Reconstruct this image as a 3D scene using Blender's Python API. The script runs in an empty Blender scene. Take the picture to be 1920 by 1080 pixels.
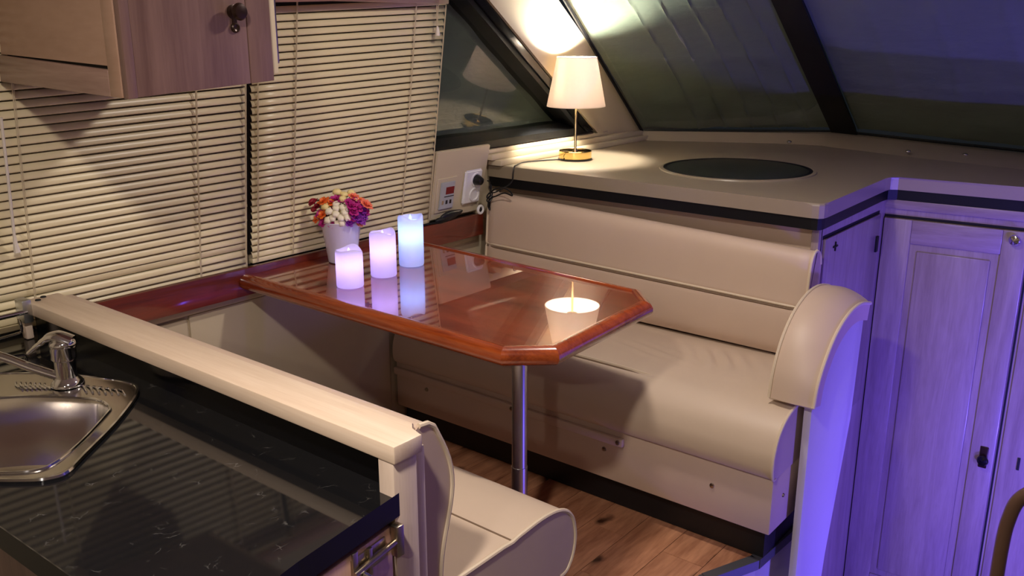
import bpy, bmesh, math, random
from math import sin, cos, pi, radians, atan, sqrt
from mathutils import Vector, Matrix
random.seed(7)
S = bpy.context.scene
COL = S.collection

# ------------------------------------------------------------------ camera
FPX = 1715.0
PITCH = atan(490 / 1715); HEAD = radians(38.9); CAMZ = 1.41
Fv = Vector((cos(PITCH) * cos(HEAD), cos(PITCH) * sin(HEAD), -sin(PITCH)))
Rv = Vector((sin(HEAD), -cos(HEAD), 0)); Uv = Rv.cross(Fv)
CAMP = Vector((0, 0, CAMZ))
cam = bpy.data.cameras.new('camera'); cam.sensor_width = 36; cam.lens = FPX / 1920 * 36
cam.clip_start = 0.02
co = bpy.data.objects.new('camera', cam); COL.objects.link(co)
m = Matrix((Rv, Uv, -Fv)).transposed().to_4x4(); m.translation = CAMP
co.matrix_world = m
S.camera = co

# ------------------------------------------------------------------ view, world
S.view_settings.view_transform = 'Standard'; S.view_settings.look = 'None'
S.view_settings.gamma = 1; S.view_settings.use_curve_mapping = False
S.view_settings.exposure = 0.2
w = bpy.data.worlds.new('night'); S.world = w; w.use_nodes = True
w.node_tree.nodes['Background'].inputs[0].default_value = (0.010, 0.012, 0.016, 1)
w.node_tree.nodes['Background'].inputs[1].default_value = 1.0

# ------------------------------------------------------------------ lights (recessed ceiling lamps, added aft fill lamp, LED strips of the stairwell)
CEIL = 1.90
def area(name, loc, target, size, power, col, shape='DISK', sy=None, spread=180):
    l = bpy.data.lights.new(name, 'AREA'); l.shape = shape; l.size = size
    if sy: l.size_y = sy
    l.energy = power; l.color = col; l.spread = radians(spread)
    o = bpy.data.objects.new(name, l); COL.objects.link(o); o.location = loc
    o.rotation_euler = (Vector(target) - Vector(loc)).to_track_quat('-Z', 'Y').to_euler()
    return o
DOWNLIGHTS = [(0.30, 0.70, 19), (1.78, 1.12, 9.5), (-0.95, 0.2, 9)]  # last one is an added fill lamp, out of view at the aft end
for i, (x, y, p) in enumerate(DOWNLIGHTS):
    area('downlight_beam', (x, y, CEIL - 0.022), (x, y, 0), 0.11, p, (1.0, 0.89, 0.79))
BLUE = (0.15, 0.10, 1.0)
LEDS = [((2.10, -0.50, 0.42), (3.10, -0.50, 0.44), 0.40, 0.03, 31.0), ((2.16, -0.30, -0.45), (3.16, 0.05, -0.42), 0.40, 0.03, 32.0)]
for loc, tgt, sx, sy, p in LEDS:
    area('led_strip_glow', loc, tgt, sx, p, BLUE, 'RECTANGLE', sy)

# ------------------------------------------------------------------ pixel -> place helpers
def ray(px, py): return (Fv * FPX + Rv * (px - 960) + Uv * (540 - py)).normalized()
def hit(px, py, n, d):
    n = Vector(n); r = ray(px, py); return CAMP + r * ((d - n.dot(CAMP)) / n.dot(r))
def Zp(px, py, z): return hit(px, py, (0, 0, 1), z)
def Yp(px, py, y): return hit(px, py, (0, 1, 0), y)
def Xp(px, py, x): return hit(px, py, (1, 0, 0), x)

# ------------------------------------------------------------------ materials
def new_mat(name):
    mt = bpy.data.materials.new(name); mt.use_nodes = True
    nt = mt.node_tree; b = nt.nodes['Principled BSDF']; return mt, nt, b
def srgb(r, g, b):
    f = lambda c: (c / 255 / 12.92) if c / 255 <= .04045 else ((c / 255 + .055) / 1.055) ** 2.4
    return (f(r), f(g), f(b), 1)
def plain(name, col, rough=.5, metal=0, coat=0, var=.06, scale=14, bump=0, bscale=60, spec=None, coatr=.05):
    mt, nt, b = new_mat(name)
    N, L = nt.nodes, nt.links
    tc = N.new('ShaderNodeTexCoord'); nz = N.new('ShaderNodeTexNoise'); nz.inputs['Scale'].default_value = scale
    nz.inputs['Detail'].default_value = 4
    L.new(tc.outputs['Object'], nz.inputs['Vector'])
    mx = N.new('ShaderNodeMix'); mx.data_type = 'RGBA'
    a = tuple(c * (1 - var) for c in col[:3]) + (1,); c2 = tuple(min(1, c * (1 + var)) for c in col[:3]) + (1,)
    mx.inputs['A'].default_value = a; mx.inputs['B'].default_value = c2
    L.new(nz.outputs['Fac'], mx.inputs['Factor']); L.new(mx.outputs['Result'], b.inputs['Base Color'])
    b.inputs['Roughness'].default_value = rough; b.inputs['Metallic'].default_value = metal
    b.inputs['Coat Weight'].default_value = coat; b.inputs['Coat Roughness'].default_value = coatr
    if spec is not None: b.inputs['Specular IOR Level'].default_value = spec
    if bump:
        n2 = N.new('ShaderNodeTexNoise'); n2.inputs['Scale'].default_value = bscale; n2.inputs['Detail'].default_value = 5
        L.new(tc.outputs['Object'], n2.inputs['Vector'])
        bp = N.new('ShaderNodeBump'); bp.inputs['Strength'].default_value = bump; bp.inputs['Distance'].default_value = .01
        L.new(n2.outputs['Fac'], bp.inputs['Height']); L.new(bp.outputs['Normal'], b.inputs['Normal'])
    return mt
def wood(name, dark, light, axis='Z', rough=.45, coat=0, scale=22, stretch=14, bump=.08, knots=None, coatr=.03, rings=.5, contrast=(.3, .7)):
    """grain runs along axis (object space)"""
    mt, nt, b = new_mat(name); N, L = nt.nodes, nt.links
    tc = N.new('ShaderNodeTexCoord'); mp = N.new('ShaderNodeMapping')
    s = [1, 1, 1]; s['XYZ'.index(axis)] = 1 / stretch
    mp.inputs['Scale'].default_value = s
    L.new(tc.outputs['Object'], mp.inputs['Vector'])
    n1 = N.new('ShaderNodeTexNoise'); n1.inputs['Scale'].default_value = scale; n1.inputs['Detail'].default_value = 6
    n1.inputs['Roughness'].default_value = .6; n1.inputs['Distortion'].default_value = rings
    n2 = N.new('ShaderNodeTexNoise'); n2.inputs['Scale'].default_value = scale * 9; n2.inputs['Detail'].default_value = 3
    L.new(mp.outputs['Vector'], n1.inputs['Vector']); L.new(mp.outputs['Vector'], n2.inputs['Vector'])
    ad = N.new('ShaderNodeMath'); ad.operation = 'MULTIPLY_ADD'; ad.inputs[1].default_value = .35
    L.new(n2.outputs['Fac'], ad.inputs[0]); L.new(n1.outputs['Fac'], ad.inputs[2])
    sb = N.new('ShaderNodeMath'); sb.operation = 'SUBTRACT'; sb.inputs[1].default_value = .175
    L.new(ad.outputs[0], sb.inputs[0])
    rp = N.new('ShaderNodeValToRGB'); rp.color_ramp.elements[0].color = dark; rp.color_ramp.elements[1].color = light
    rp.color_ramp.elements[0].position = contrast[0]; rp.color_ramp.elements[1].position = contrast[1]
    L.new(sb.outputs[0], rp.inputs['Fac'])
    out = rp.outputs['Color']
    if knots:
        vo = N.new('ShaderNodeTexVoronoi'); vo.inputs['Scale'].default_value = knots[0]
        mp2 = N.new('ShaderNodeMapping'); s2 = [1, 1, 1]; s2['XYZ'.index(axis)] = .55; mp2.inputs['Scale'].default_value = s2
        nd = N.new('ShaderNodeTexNoise'); nd.inputs['Scale'].default_value = 14; nd.inputs['Detail'].default_value = 3
        L.new(tc.outputs['Object'], nd.inputs['Vector'])
        vm = N.new('ShaderNodeVectorMath'); vm.operation = 'MULTIPLY_ADD'; vm.inputs[1].default_value = (.07, .07, .07)
        L.new(nd.outputs['Color'], vm.inputs[0]); L.new(tc.outputs['Object'], vm.inputs[2])
        L.new(vm.outputs[0], mp2.inputs['Vector']); L.new(mp2.outputs[0], vo.inputs['Vector'])
        vo.voronoi_dimensions = '2D'; r2 = N.new('ShaderNodeValToRGB'); r2.color_ramp.elements[0].position = .03; r2.color_ramp.elements[1].position = knots[1]
        r2.color_ramp.elements[0].color = (1, 1, 1, 1); r2.color_ramp.elements[1].color = (0, 0, 0, 1)
        L.new(vo.outputs['Distance'], r2.inputs['Fac'])
        mx = N.new('ShaderNodeMix'); mx.data_type = 'RGBA'; mx.inputs['B'].default_value = knots[2]
        L.new(r2.outputs['Color'], mx.inputs['Factor']); L.new(out, mx.inputs['A']); out = mx.outputs['Result']
    L.new(out, b.inputs['Base Color'])
    b.inputs['Roughness'].default_value = rough; b.inputs['Coat Weight'].default_value = coat; b.inputs['Coat Roughness'].default_value = coatr
    if bump:
        bp = N.new('ShaderNodeBump'); bp.inputs['Strength'].default_value = bump; bp.inputs['Distance'].default_value = .004
        L.new(sb.outputs[0], bp.inputs['Height']); L.new(bp.outputs['Normal'], b.inputs['Normal'])
    return mt

M = {}
M['cream_wall'] = plain('cream_wall_paint', srgb(205, 190, 160), .45, var=.03)
M['hull'] = plain('hull_vinyl_panel', srgb(190, 176, 150), .45, var=.05, scale=5)
M['ceiling'] = plain('ceiling_vinyl', srgb(215, 208, 195), .6, var=.02)
M['vinyl'] = plain('cream_vinyl', srgb(202, 178, 158), .48, var=.04, scale=9, bump=.12, bscale=9)
M['vinyl_seat'] = plain('cream_vinyl_seat', srgb(203, 182, 160), .46, var=.04, scale=9, bump=.28, bscale=6)
M['piping'] = plain('cream_piping', srgb(214, 196, 170), .5, var=.03)
M['seam'] = plain('seam_thread', srgb(120, 98, 78), .7)
M['slat'] = plain('blind_slat_ivory', srgb(226, 211, 172), .33, var=.02, scale=3)
M['cord'] = plain('blind_cord', srgb(205, 190, 158), .8, var=.05)
M['tassel'] = plain('clear_plastic', srgb(225, 215, 205), .25, var=.03)
M['mahogany'] = wood('mahogany_varnish', srgb(92, 30, 14), srgb(150, 62, 28), 'Y', .25, 1.0, 20, 12, .02, coatr=.015)
for n_ in M['mahogany'].node_tree.nodes:
    if n_.type == 'BSDF_PRINCIPLED': n_.inputs['Coat IOR'].default_value = 1.8
M['mahogany_x'] = wood('mahogany_ledge', srgb(80, 24, 14), srgb(122, 42, 24), 'X', .3, .8, 20, 12, .02, coatr=.08)
M['mahogany_rim'] = wood('mahogany_rim', srgb(112, 40, 14), srgb(170, 78, 30), 'Y', .22, 1.0, 25, 12, .02, coatr=.06)
M['oak_pink_shaded'] = wood('pickled_oak_shaded', srgb(100, 73, 67), srgb(126, 97, 89), 'Z', .42, .15, 26, 16, .06, coatr=.2)  # overhead oak, darkened: shade of its room-side face put into the colour
M['oak_tan_lit'] = wood('pickled_oak_lit_panel', srgb(166, 131, 110), srgb(184, 149, 128), 'Y', .45, .1, 8, 4, .03, coatr=.2)  # same oak as the cabinet face, lit aft-end tone put into the colour
M['oak_pale_y'] = wood('pale_oak_rail', srgb(218, 192, 166), srgb(236, 214, 190), 'Y', .42, .1, 24, 20, .03, coatr=.2)
M['oak_pale_z'] = wood('pale_oak_stile', srgb(200, 178, 160), srgb(226, 206, 188), 'Z', .42, .1, 24, 16, .04, coatr=.2)
M['oak_door'] = wood('limed_oak_door', srgb(138, 118, 114), srgb(160, 140, 136), 'Z', .36, .25, 26, 12, .06, coatr=.15, rings=1.2)
M['oak_door_y'] = wood('limed_oak_rail', srgb(138, 118, 114), srgb(160, 140, 136), 'Y', .36, .25, 26, 12, .06, coatr=.15, rings=1.2)
M['plank'] = wood('oak_plank', srgb(146, 94, 66), srgb(208, 150, 112), 'X', .42, .1, 13, 7, .05, knots=(5.0, .12, srgb(62, 34, 20)), coatr=.2, rings=1.2)
M['black'] = plain('black_rubber', srgb(9, 9, 11), .5, var=.1, spec=.3)
M['black_gloss'] = plain('black_gloss', srgb(10, 10, 13), .18, var=.1)
M['blackpl'] = plain('black_plastic', srgb(20, 20, 22), .35, var=.1)
M['toekick'] = plain('toe_kick_black', srgb(15, 14, 17), .5, var=.1)
M['dash'] = plain('dash_gelcoat', srgb(150, 136, 114), .34, var=.04, scale=6)
M['smoke'] = plain('smoked_hatch_glass', srgb(38, 42, 40), .22, var=.06)
M['chrome'] = plain('chrome', (.78, .78, .80, 1), .07, 1, var=.01)
M['steel'] = plain('brushed_steel', (.66, .62, .57, 1), .16, 1, var=.03)
M['alu'] = plain('post_aluminium', (.60, .60, .60, 1), .33, 1, var=.02)
M['nickel'] = plain('aged_nickel', (.42, .36, .28, 1), .3, 1, var=.06)
M['brass'] = plain('polished_brass', (.83, .60, .22, 1), .1, 1, var=.02)
M['brass_rod'] = plain('satin_brass', (.70, .52, .27, 1), .25, 1, var=.02)
M['bronze'] = plain('bronze_knob', srgb(52, 34, 26), .3, .5, var=.1)
M['rail'] = plain('hand_rail_bronze', srgb(104, 78, 64), .3, .2, var=.08)
M['white'] = plain('white_plastic', srgb(232, 230, 232), .3, var=.01)
M['grey_pl'] = plain('grey_plastic', srgb(176, 178, 180), .4, var=.02)
M['red'] = plain('red_display', srgb(120, 14, 26), .2, var=.05)
M['pot'] = plain('white_plant_pot', srgb(214, 208, 222), .32, var=.01)
M['soil'] = plain('dark_filler', srgb(30, 26, 24), .9)
M['leaf'] = plain('dark_leaf', srgb(40, 52, 30), .6)
M['white_paint'] = plain('white_paint', srgb(205, 198, 196), .4, var=.03)
M['valance'] = plain('valance_cloth', srgb(190, 150, 138), .8, var=.06)
M['void'] = plain('dark_void', srgb(12, 11, 11), .8)
M['salon_floor'] = plain('salon_carpet', srgb(96, 84, 74), .9, var=.1, bump=.2, bscale=200)
for n, c in dict(fl_white=(232, 222, 196), fl_cream=(236, 214, 150), fl_orange=(232, 110, 40), fl_coral=(236, 120, 92), fl_magenta=(176, 22, 120), fl_purple=(118, 20, 140), fl_red=(150, 24, 48)).items():
    M[n] = plain(n, srgb(*c), .6, var=.12, scale=60)

def granite():
    mt, nt, b = new_mat('black_speckled_stone'); N, L = nt.nodes, nt.links
    tc = N.new('ShaderNodeTexCoord')
    vo = N.new('ShaderNodeTexVoronoi'); vo.feature = 'DISTANCE_TO_EDGE'; vo.inputs['Scale'].default_value = 30
    nz = N.new('ShaderNodeTexNoise'); nz.inputs['Scale'].default_value = 18; nz.inputs['Detail'].default_value = 6
    vm = N.new('ShaderNodeVectorMath'); vm.operation = 'MULTIPLY_ADD'; vm.inputs[1].default_value = (.09, .09, .09)
    L.new(tc.outputs['Object'], nz.inputs['Vector']); L.new(nz.outputs['Color'], vm.inputs[0]); L.new(tc.outputs['Object'], vm.inputs[2])
    L.new(vm.outputs[0], vo.inputs['Vector'])
    r1 = N.new('ShaderNodeValToRGB'); r1.color_ramp.elements[0].position = 0; r1.color_ramp.elements[0].color = (1, 1, 1, 1)
    r1.color_ramp.elements[1].position = .035; r1.color_ramp.elements[1].color = (0, 0, 0, 1)
    L.new(vo.outputs['Distance'], r1.inputs['Fac'])
    n3 = N.new('ShaderNodeTexNoise'); n3.inputs['Scale'].default_value = 26; n3.inputs['Detail'].default_value = 2
    L.new(tc.outputs['Object'], n3.inputs['Vector'])
    r3 = N.new('ShaderNodeValToRGB'); r3.color_ramp.elements[0].position = .58; r3.color_ramp.elements[0].color = (0, 0, 0, 1)
    r3.color_ramp.elements[1].position = .72; r3.color_ramp.elements[1].color = (1, 1, 1, 1)
    L.new(n3.outputs['Fac'], r3.inputs['Fac'])
    mu = N.new('ShaderNodeMath'); mu.operation = 'MULTIPLY'; L.new(r1.outputs['Color'], mu.inputs[0]); L.new(r3.outputs['Color'], mu.inputs[1])
    mx = N.new('ShaderNodeMix'); mx.data_type = 'RGBA'; mx.inputs['A'].default_value = srgb(22, 22, 24); mx.inputs['B'].default_value = srgb(84, 82, 80)
    L.new(mu.outputs[0], mx.inputs['Factor']); L.new(mx.outputs['Result'], b.inputs['Base Color'])
    b.inputs['Roughness'].default_value = .05; b.inputs['Specular IOR Level'].default_value = .6
    return mt
M['stone'] = granite()

def cloth(name, col, bump=.35):
    mt, nt, b = new_mat(name); N, L = nt.nodes, nt.links
    tc = N.new('ShaderNodeTexCoord'); nz = N.new('ShaderNodeTexNoise'); nz.inputs['Scale'].default_value = 5; nz.inputs['Detail'].default_value = 5
    mp = N.new('ShaderNodeMapping'); mp.inputs['Scale'].default_value = (1, 1, 3.2)
    L.new(tc.outputs['Object'], mp.inputs['Vector']); L.new(mp.outputs[0], nz.inputs['Vector'])
    mx = N.new('ShaderNodeMix'); mx.data_type = 'RGBA'
    mx.inputs['A'].default_value = tuple(c * .92 for c in col[:3]) + (1,); mx.inputs['B'].default_value = tuple(c * 1.08 for c in col[:3]) + (1,)
    L.new(nz.outputs['Fac'], mx.inputs['Factor']); L.new(mx.outputs['Result'], b.inputs['Base Color'])
    bp = N.new('ShaderNodeBump'); bp.inputs['Strength'].default_value = bump; bp.inputs['Distance'].default_value = .03
    L.new(nz.outputs['Fac'], bp.inputs['Height']); L.new(bp.outputs['Normal'], b.inputs['Normal'])
    b.inputs['Roughness'].default_value = .75
    return mt
M['shade_cloth'] = cloth('grey_green_shade_cloth', srgb(158, 160, 146))
M['shade_cloth_side'] = cloth('side_shade_cloth', srgb(128, 132, 120), .5)

def glass():
    mt = bpy.data.materials.new('window_glass'); mt.use_nodes = True; nt = mt.node_tree; nt.nodes.clear()
    o = nt.nodes.new('ShaderNodeOutputMaterial'); t = nt.nodes.new('ShaderNodeBsdfTransparent'); g = nt.nodes.new('ShaderNodeBsdfGlossy')
    t.inputs[0].default_value = (.80, .84, .82, 1); g.inputs['Roughness'].default_value = .015
    fr = nt.nodes.new('ShaderNodeFresnel'); fr.inputs['IOR'].default_value = 1.75
    mxs = nt.nodes.new('ShaderNodeMixShader')
    ge = nt.nodes.new('ShaderNodeNewGeometry'); iv = nt.nodes.new('ShaderNodeMath'); iv.operation = 'SUBTRACT'; iv.inputs[0].default_value = 1
    nt.links.new(ge.outputs['Backfacing'], iv.inputs[1]); mu = nt.nodes.new('ShaderNodeMath'); mu.operation = 'MULTIPLY'
    nt.links.new(iv.outputs[0], mu.inputs[0]); nt.links.new(fr.outputs[0], mu.inputs[1])
    nt.links.new(mu.outputs[0], mxs.inputs[0]); nt.links.new(t.outputs[0], mxs.inputs[1]); nt.links.new(g.outputs[0], mxs.inputs[2])
    nt.links.new(mxs.outputs[0], o.inputs[0]); return mt
M['glass'] = glass()

def translucent(name, col, tr=.5, gloss=.0):
    mt = bpy.data.materials.new(name); mt.use_nodes = True; nt = mt.node_tree; nt.nodes.clear()
    o = nt.nodes.new('ShaderNodeOutputMaterial'); t = nt.nodes.new('ShaderNodeBsdfTranslucent'); d = nt.nodes.new('ShaderNodeBsdfDiffuse')
    nz = nt.nodes.new('ShaderNodeTexNoise'); nz.inputs['Scale'].default_value = 90
    mc = nt.nodes.new('ShaderNodeMix'); mc.data_type = 'RGBA'
    mc.inputs['A'].default_value = tuple(c * .96 for c in col[:3]) + (1,); mc.inputs['B'].default_value = col
    tc = nt.nodes.new('ShaderNodeTexCoord'); nt.links.new(tc.outputs['Object'], nz.inputs['Vector']); nt.links.new(nz.outputs['Fac'], mc.inputs['Factor'])
    nt.links.new(mc.outputs['Result'], t.inputs[0]); nt.links.new(mc.outputs['Result'], d.inputs[0])
    mxs = nt.nodes.new('ShaderNodeMixShader'); mxs.inputs[0].default_value = tr
    nt.links.new(d.outputs[0], mxs.inputs[1]); nt.links.new(t.outputs[0], mxs.inputs[2])
    nt.links.new(mxs.outputs[0], o.inputs[0]); return mt
M['shade'] = translucent('lamp_shade_linen', srgb(250, 238, 226), .175)
M['wax'] = translucent('candle_wax', srgb(240, 236, 244), .5)

def emit(name, col, strength):
    mt, nt, b = new_mat(name); b.inputs['Base Color'].default_value = (*col, 1)
    b.inputs['Emission Color'].default_value = (*col, 1); b.inputs['Emission Strength'].default_value = strength
    return mt

# ------------------------------------------------------------------ mesh helpers
def link(name, me, mat, parent=None, smooth=False):
    o = bpy.data.objects.new(name, me); COL.objects.link(o)
    if mat is not None and not me.materials: me.materials.append(mat)
    if parent is not None:
        o.parent = parent
        off = Vector(parent.get('_o', (0, 0, 0)))
        me.transform(Matrix.Translation(-off)); o['_o'] = list(off)
    if smooth:
        me.shade_smooth()
        try: me.set_sharp_from_angle(angle=radians(40))
        except Exception: pass
    return o
def obj(name, bm, mat, parent=None, smooth=True):
    """one mesh object out of bm (world coordinates)"""
    bmesh.ops.recalc_face_normals(bm, faces=bm.faces[:])
    me = bpy.data.meshes.new(name); bm.to_mesh(me); bm.free()
    return link(name, me, M[mat] if isinstance(mat, str) else mat, parent, smooth)
def tag(o, label, cat, group=None):
    o['label'] = label; o['category'] = cat
    if group: o['group'] = group
    return o
def thing(name, loc, label, cat, group=None):
    o = bpy.data.objects.new(name, None); COL.objects.link(o); o.location = loc; o['_o'] = list(loc)
    o.empty_display_size = .05
    return tag(o, label, cat, group)
def struct(o, label=None, cat=None):
    o['kind'] = 'structure'
    if label: o['label'] = label
    if cat: o['category'] = cat
    return o
def B(): return bmesh.new()
def box(bm, lo, hi, bev=0, seg=2):
    vs = [bm.verts.new((x, y, z)) for x in (lo[0], hi[0]) for y in (lo[1], hi[1]) for z in (lo[2], hi[2])]
    fs = [(0, 1, 3, 2), (4, 6, 7, 5), (0, 4, 5, 1), (2, 3, 7, 6), (0, 2, 6, 4), (1, 5, 7, 3)]
    faces = [bm.faces.new([vs[i] for i in f]) for f in fs]
    if bev:
        es = list({e for f in faces for e in f.edges})
        bmesh.ops.bevel(bm, geom=es, offset=bev, segments=seg, profile=.5, affect='EDGES')
    return bm
def prism(bm, pts, vec, bev=0, seg=2):
    """polygon pts (3D) extruded by vec"""
    vec = Vector(vec); a = [bm.verts.new(p) for p in pts]; b = [bm.verts.new(Vector(p) + vec) for p in pts]
    n = len(pts); fs = [bm.faces.new(a), bm.faces.new(b[::-1])]
    for i in range(n): fs.append(bm.faces.new((a[i], b[i], b[(i + 1) % n], a[(i + 1) % n])))
    if bev:
        es = list({e for f in fs for e in f.edges})
        bmesh.ops.bevel(bm, geom=es, offset=bev, segments=seg, profile=.5, affect='EDGES')
    return bm
def lathe(bm, prof, c, seg=32, top=False, bot=False, fn=None):
    """profile [(r,z)] about vertical axis at c"""
    rings = []
    for r, z in prof:
        ring = []
        for i in range(seg):
            t = 2 * pi * i / seg; dz = fn(t, r, z) if fn else 0
            ring.append(bm.verts.new((c[0] + r * cos(t), c[1] + r * sin(t), c[2] + z + dz)))
        rings.append(ring)
    for a, b in zip(rings, rings[1:]):
        for i in range(seg): bm.faces.new((a[i], a[(i + 1) % seg], b[(i + 1) % seg], b[i]))
    if bot: bm.faces.new(rings[0][::-1])
    if top: bm.faces.new(rings[-1])
    return bm
def smoothpath(pts, n=6):
    pts = [Vector(p) for p in pts]; out = []
    for i in range(len(pts) - 1):
        p0 = pts[max(i - 1, 0)]; p1 = pts[i]; p2 = pts[i + 1]; p3 = pts[min(i + 2, len(pts) - 1)]
        for k in range(n):
            t = k / n
            out.append(.5 * ((2 * p1) + (p2 - p0) * t + (2 * p0 - 5 * p1 + 4 * p2 - p3) * t * t + (3 * p1 - p0 - 3 * p2 + p3) * t ** 3))
    out.append(pts[-1]); return out
def tube(bm, pts, r, seg=8, closed=False, caps=True, flat=1.0):
    pts = [Vector(p) for p in pts]; n = len(pts); rings = []
    up = Vector((0, 0, 1)); prevx = None
    for i, p in enumerate(pts):
        if closed: d = pts[(i + 1) % n] - pts[i - 1]
        else: d = pts[min(i + 1, n - 1)] - pts[max(i - 1, 0)]
        if d.length < 1e-9: d = Vector((0, 0, 1))
        d.normalize()
        if prevx is None:
            x = d.cross(up) if abs(d.z) < .95 else d.cross(Vector((1, 0, 0)))
        else: x = prevx - d * prevx.dot(d)
        x.normalize(); prevx = x; y = d.cross(x)
        rr = r[i] if isinstance(r, (list, tuple)) else r
        rings.append([bm.verts.new(p + x * rr * cos(2 * pi * k / seg) + y * rr * flat * sin(2 * pi * k / seg)) for k in range(seg)])
    m_ = n if closed else n - 1
    for i in range(m_):
        a, b = rings[i], rings[(i + 1) % n]
        for k in range(seg): bm.faces.new((a[k], a[(k + 1) % seg], b[(k + 1) % seg], b[k]))
    if caps and not closed:
        bm.faces.new(rings[0][::-1]); bm.faces.new(rings[-1])
    return bm
def ball(bm, c, r, sub=2, scale=(1, 1, 1)):
    mt = Matrix.Translation(c) @ Matrix.Diagonal((*scale, 1))
    bmesh.ops.create_icosphere(bm, subdivisions=sub, radius=r, matrix=mt); return bm
def cyl(bm, a, b, r, seg=20, r2=None):
    return tube(bm, [a, b], [r, r if r2 is None else r2], seg)
def sweep_profile(bm, prof, y0, y1, nseg=1, fn=None):
    """closed profile in XZ swept along Y"""
    rows = []
    for j in range(nseg + 1):
        y = y0 + (y1 - y0) * j / nseg
        rows.append([bm.verts.new(fn(x, y, z) if fn else (x, y, z)) for x, z in prof])
    n = len(prof)
    for a, b in zip(rows, rows[1:]):
        for i in range(n): bm.faces.new((a[i], a[(i + 1) % n], b[(i + 1) % n], b[i]))
    bm.faces.new(rows[0][::-1]); bm.faces.new(rows[-1]); return bm
def spline2(pts, n=6):
    return [(v.x, v.z) for v in smoothpath([(a, 0, b) for a, b in pts], n)]

# side of the cabin leans inboard above the ledge
LEAN = .18
def side_y(z, off=0): return 2.262 - LEAN * max(0, z - .74) - off
def sideP(px, py, off=0):
    return hit(px, py, (0, 1, LEAN), 2.262 + LEAN * .74 - off)
def SP(x, z, off=0): return Vector((x, side_y(z, off), z))

# ================================================================== STRUCTURE
DECK = 0.0; SALON = -.22; WELL = -.80
o = struct(obj('floor', box(B(), (-1.9, -1.75, SALON - .06), (1.90, .93, SALON)), 'salon_floor', smooth=False), 'brown carpeted saloon floor below the dinette platform', 'floor')
o = struct(obj('floor_stairwell', box(B(), (1.90, -1.75, WELL - .06), (3.45, .93, WELL)), 'salon_floor', smooth=False), 'floor at the bottom of the stairwell before the tall door', 'floor')
# dinette platform: base slab + planks + metal nosing + painted riser
plat = [(.90, 2.24), (.90, .99), (1.40, .985), (1.98, .935), (2.146, .868), (2.50, .85), (2.64, .85), (2.64, 2.24)]
bm = prism(B(), [(x, y, -.22) for x, y in plat], (0, 0, .206))
fl = struct(obj('floor_dinette', bm, 'white_paint', smooth=False), 'oak plank floor of the raised dinette platform', 'floor')
def clip_poly(poly, ylo, yhi, xlo, xhi):
    def cl(p, f, inter):
        out = []
        for i in range(len(p)):
            a, b = p[i - 1], p[i]
            if f(b):
                if not f(a): out.append(inter(a, b))
                out.append(b)
            elif f(a): out.append(inter(a, b))
        return out
    iy = lambda v: (lambda a, b: (a[0] + (b[0] - a[0]) * (v - a[1]) / (b[1] - a[1]), v))
    ix = lambda v: (lambda a, b: (v, a[1] + (b[1] - a[1]) * (v - a[0]) / (b[0] - a[0])))
    p = cl(poly, lambda q: q[1] >= ylo, iy(ylo)); p = cl(p, lambda q: q[1] <= yhi, iy(yhi)) if p else p
    p = cl(p, lambda q: q[0] >= xlo, ix(xlo)) if p else p; p = cl(p, lambda q: q[0] <= xhi, ix(xhi)) if p else p
    return p
row = 0; y = .84
while y < 2.24:
    y1 = min(y + .125, 2.24); cuts = [.9, 1.2 + .23 * (row % 3), 1.80 + .22 * (row % 2), 2.64]
    for a, b in zip(cuts, cuts[1:]):
        p = clip_poly(plat, y + .0008, y1 - .0008, a + .0008, b - .0008)
        if p and len(p) > 2:
            bm = prism(B(), [(q[0], q[1], -.014) for q in p], (0, 0, .014))
            bmesh.ops.translate(bm, verts=bm.verts[:], vec=(0, 0, 0))
            ob = obj('plank', bm, 'plank', fl, smooth=False)
            # every plank its own piece of grain: shift of the object origin
            s = Vector((random.uniform(-3, 3), 0, random.uniform(-2, 2)))
            ob.data.transform(Matrix.Translation(s)); ob.location = -s
    row += 1; y = y1
edge = [(.90, .99), (1.40, .985), (1.98, .935), (2.146, .868), (2.50, .85)]
bm = B()
for a, b in zip(edge, edge[1:]):
    a = Vector((*a, 0)); b = Vector((*b, 0)); d = (b - a).normalized(); n = Vector((d.y, -d.x, 0))
    prism(bm, [a - n * .018 + Vector((0, 0, .0005)), a + n * .012 + Vector((0, 0, .0005)), a + n * .012 - Vector((0, 0, .028)), a + n * .008 - Vector((0, 0, .028)), a + n * .006 - Vector((0, 0, .004)), a - n * .018 - Vector((0, 0, .004))][::-1], b - a)
bmesh.ops.translate(bm, verts=bm.verts[:], vec=(0, 0, .003))
nz_ = obj('edge_nosing', bm, plain('nosing_alu', (.12, .12, .13, 1), .45, .5), fl, smooth=False)
# riser down into the stairwell
bm = prism(B(), [(1.90, .945, WELL), (1.98, .937, WELL), (2.146, .870, WELL), (2.50, .852, WELL), (2.50, .93, WELL), (1.90, .99, WELL)], (0, 0, -.235 - WELL))
struct(obj('trim_1', bm, 'white_paint', smooth=False), 'white painted riser under the dinette platform edge', 'riser')
struct(obj('trim_2', box(B(), (1.88, -1.75, WELL), (1.90, .93, SALON)), 'white_paint', smooth=False), 'white riser between saloon floor and stairwell', 'riser')
# walls
bm = box(B(), (-1.9, 2.255, SALON), (4.4, 2.34, .70))
wl = struct(obj('wall_left', bm, 'hull', smooth=False), 'cream vinyl hull side below the mahogany ledge', 'wall')
bm = B()
def side_panel(bm, pts, t=.05, off=0):
    a = [SP(x, z, off) for x, z in pts]; prism(bm, a, (0, t, t * LEAN)); return bm
side_panel(bm, [(-1.9, .70), (2.2, .70), (2.2, CEIL), (-1.9, CEIL)])
side_panel(bm, [(2.2, .70), (4.2, .70), (4.2, .985), (2.2, .985)])
obj('side_lining', bm, 'cream_wall', wl, smooth=False)
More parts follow.
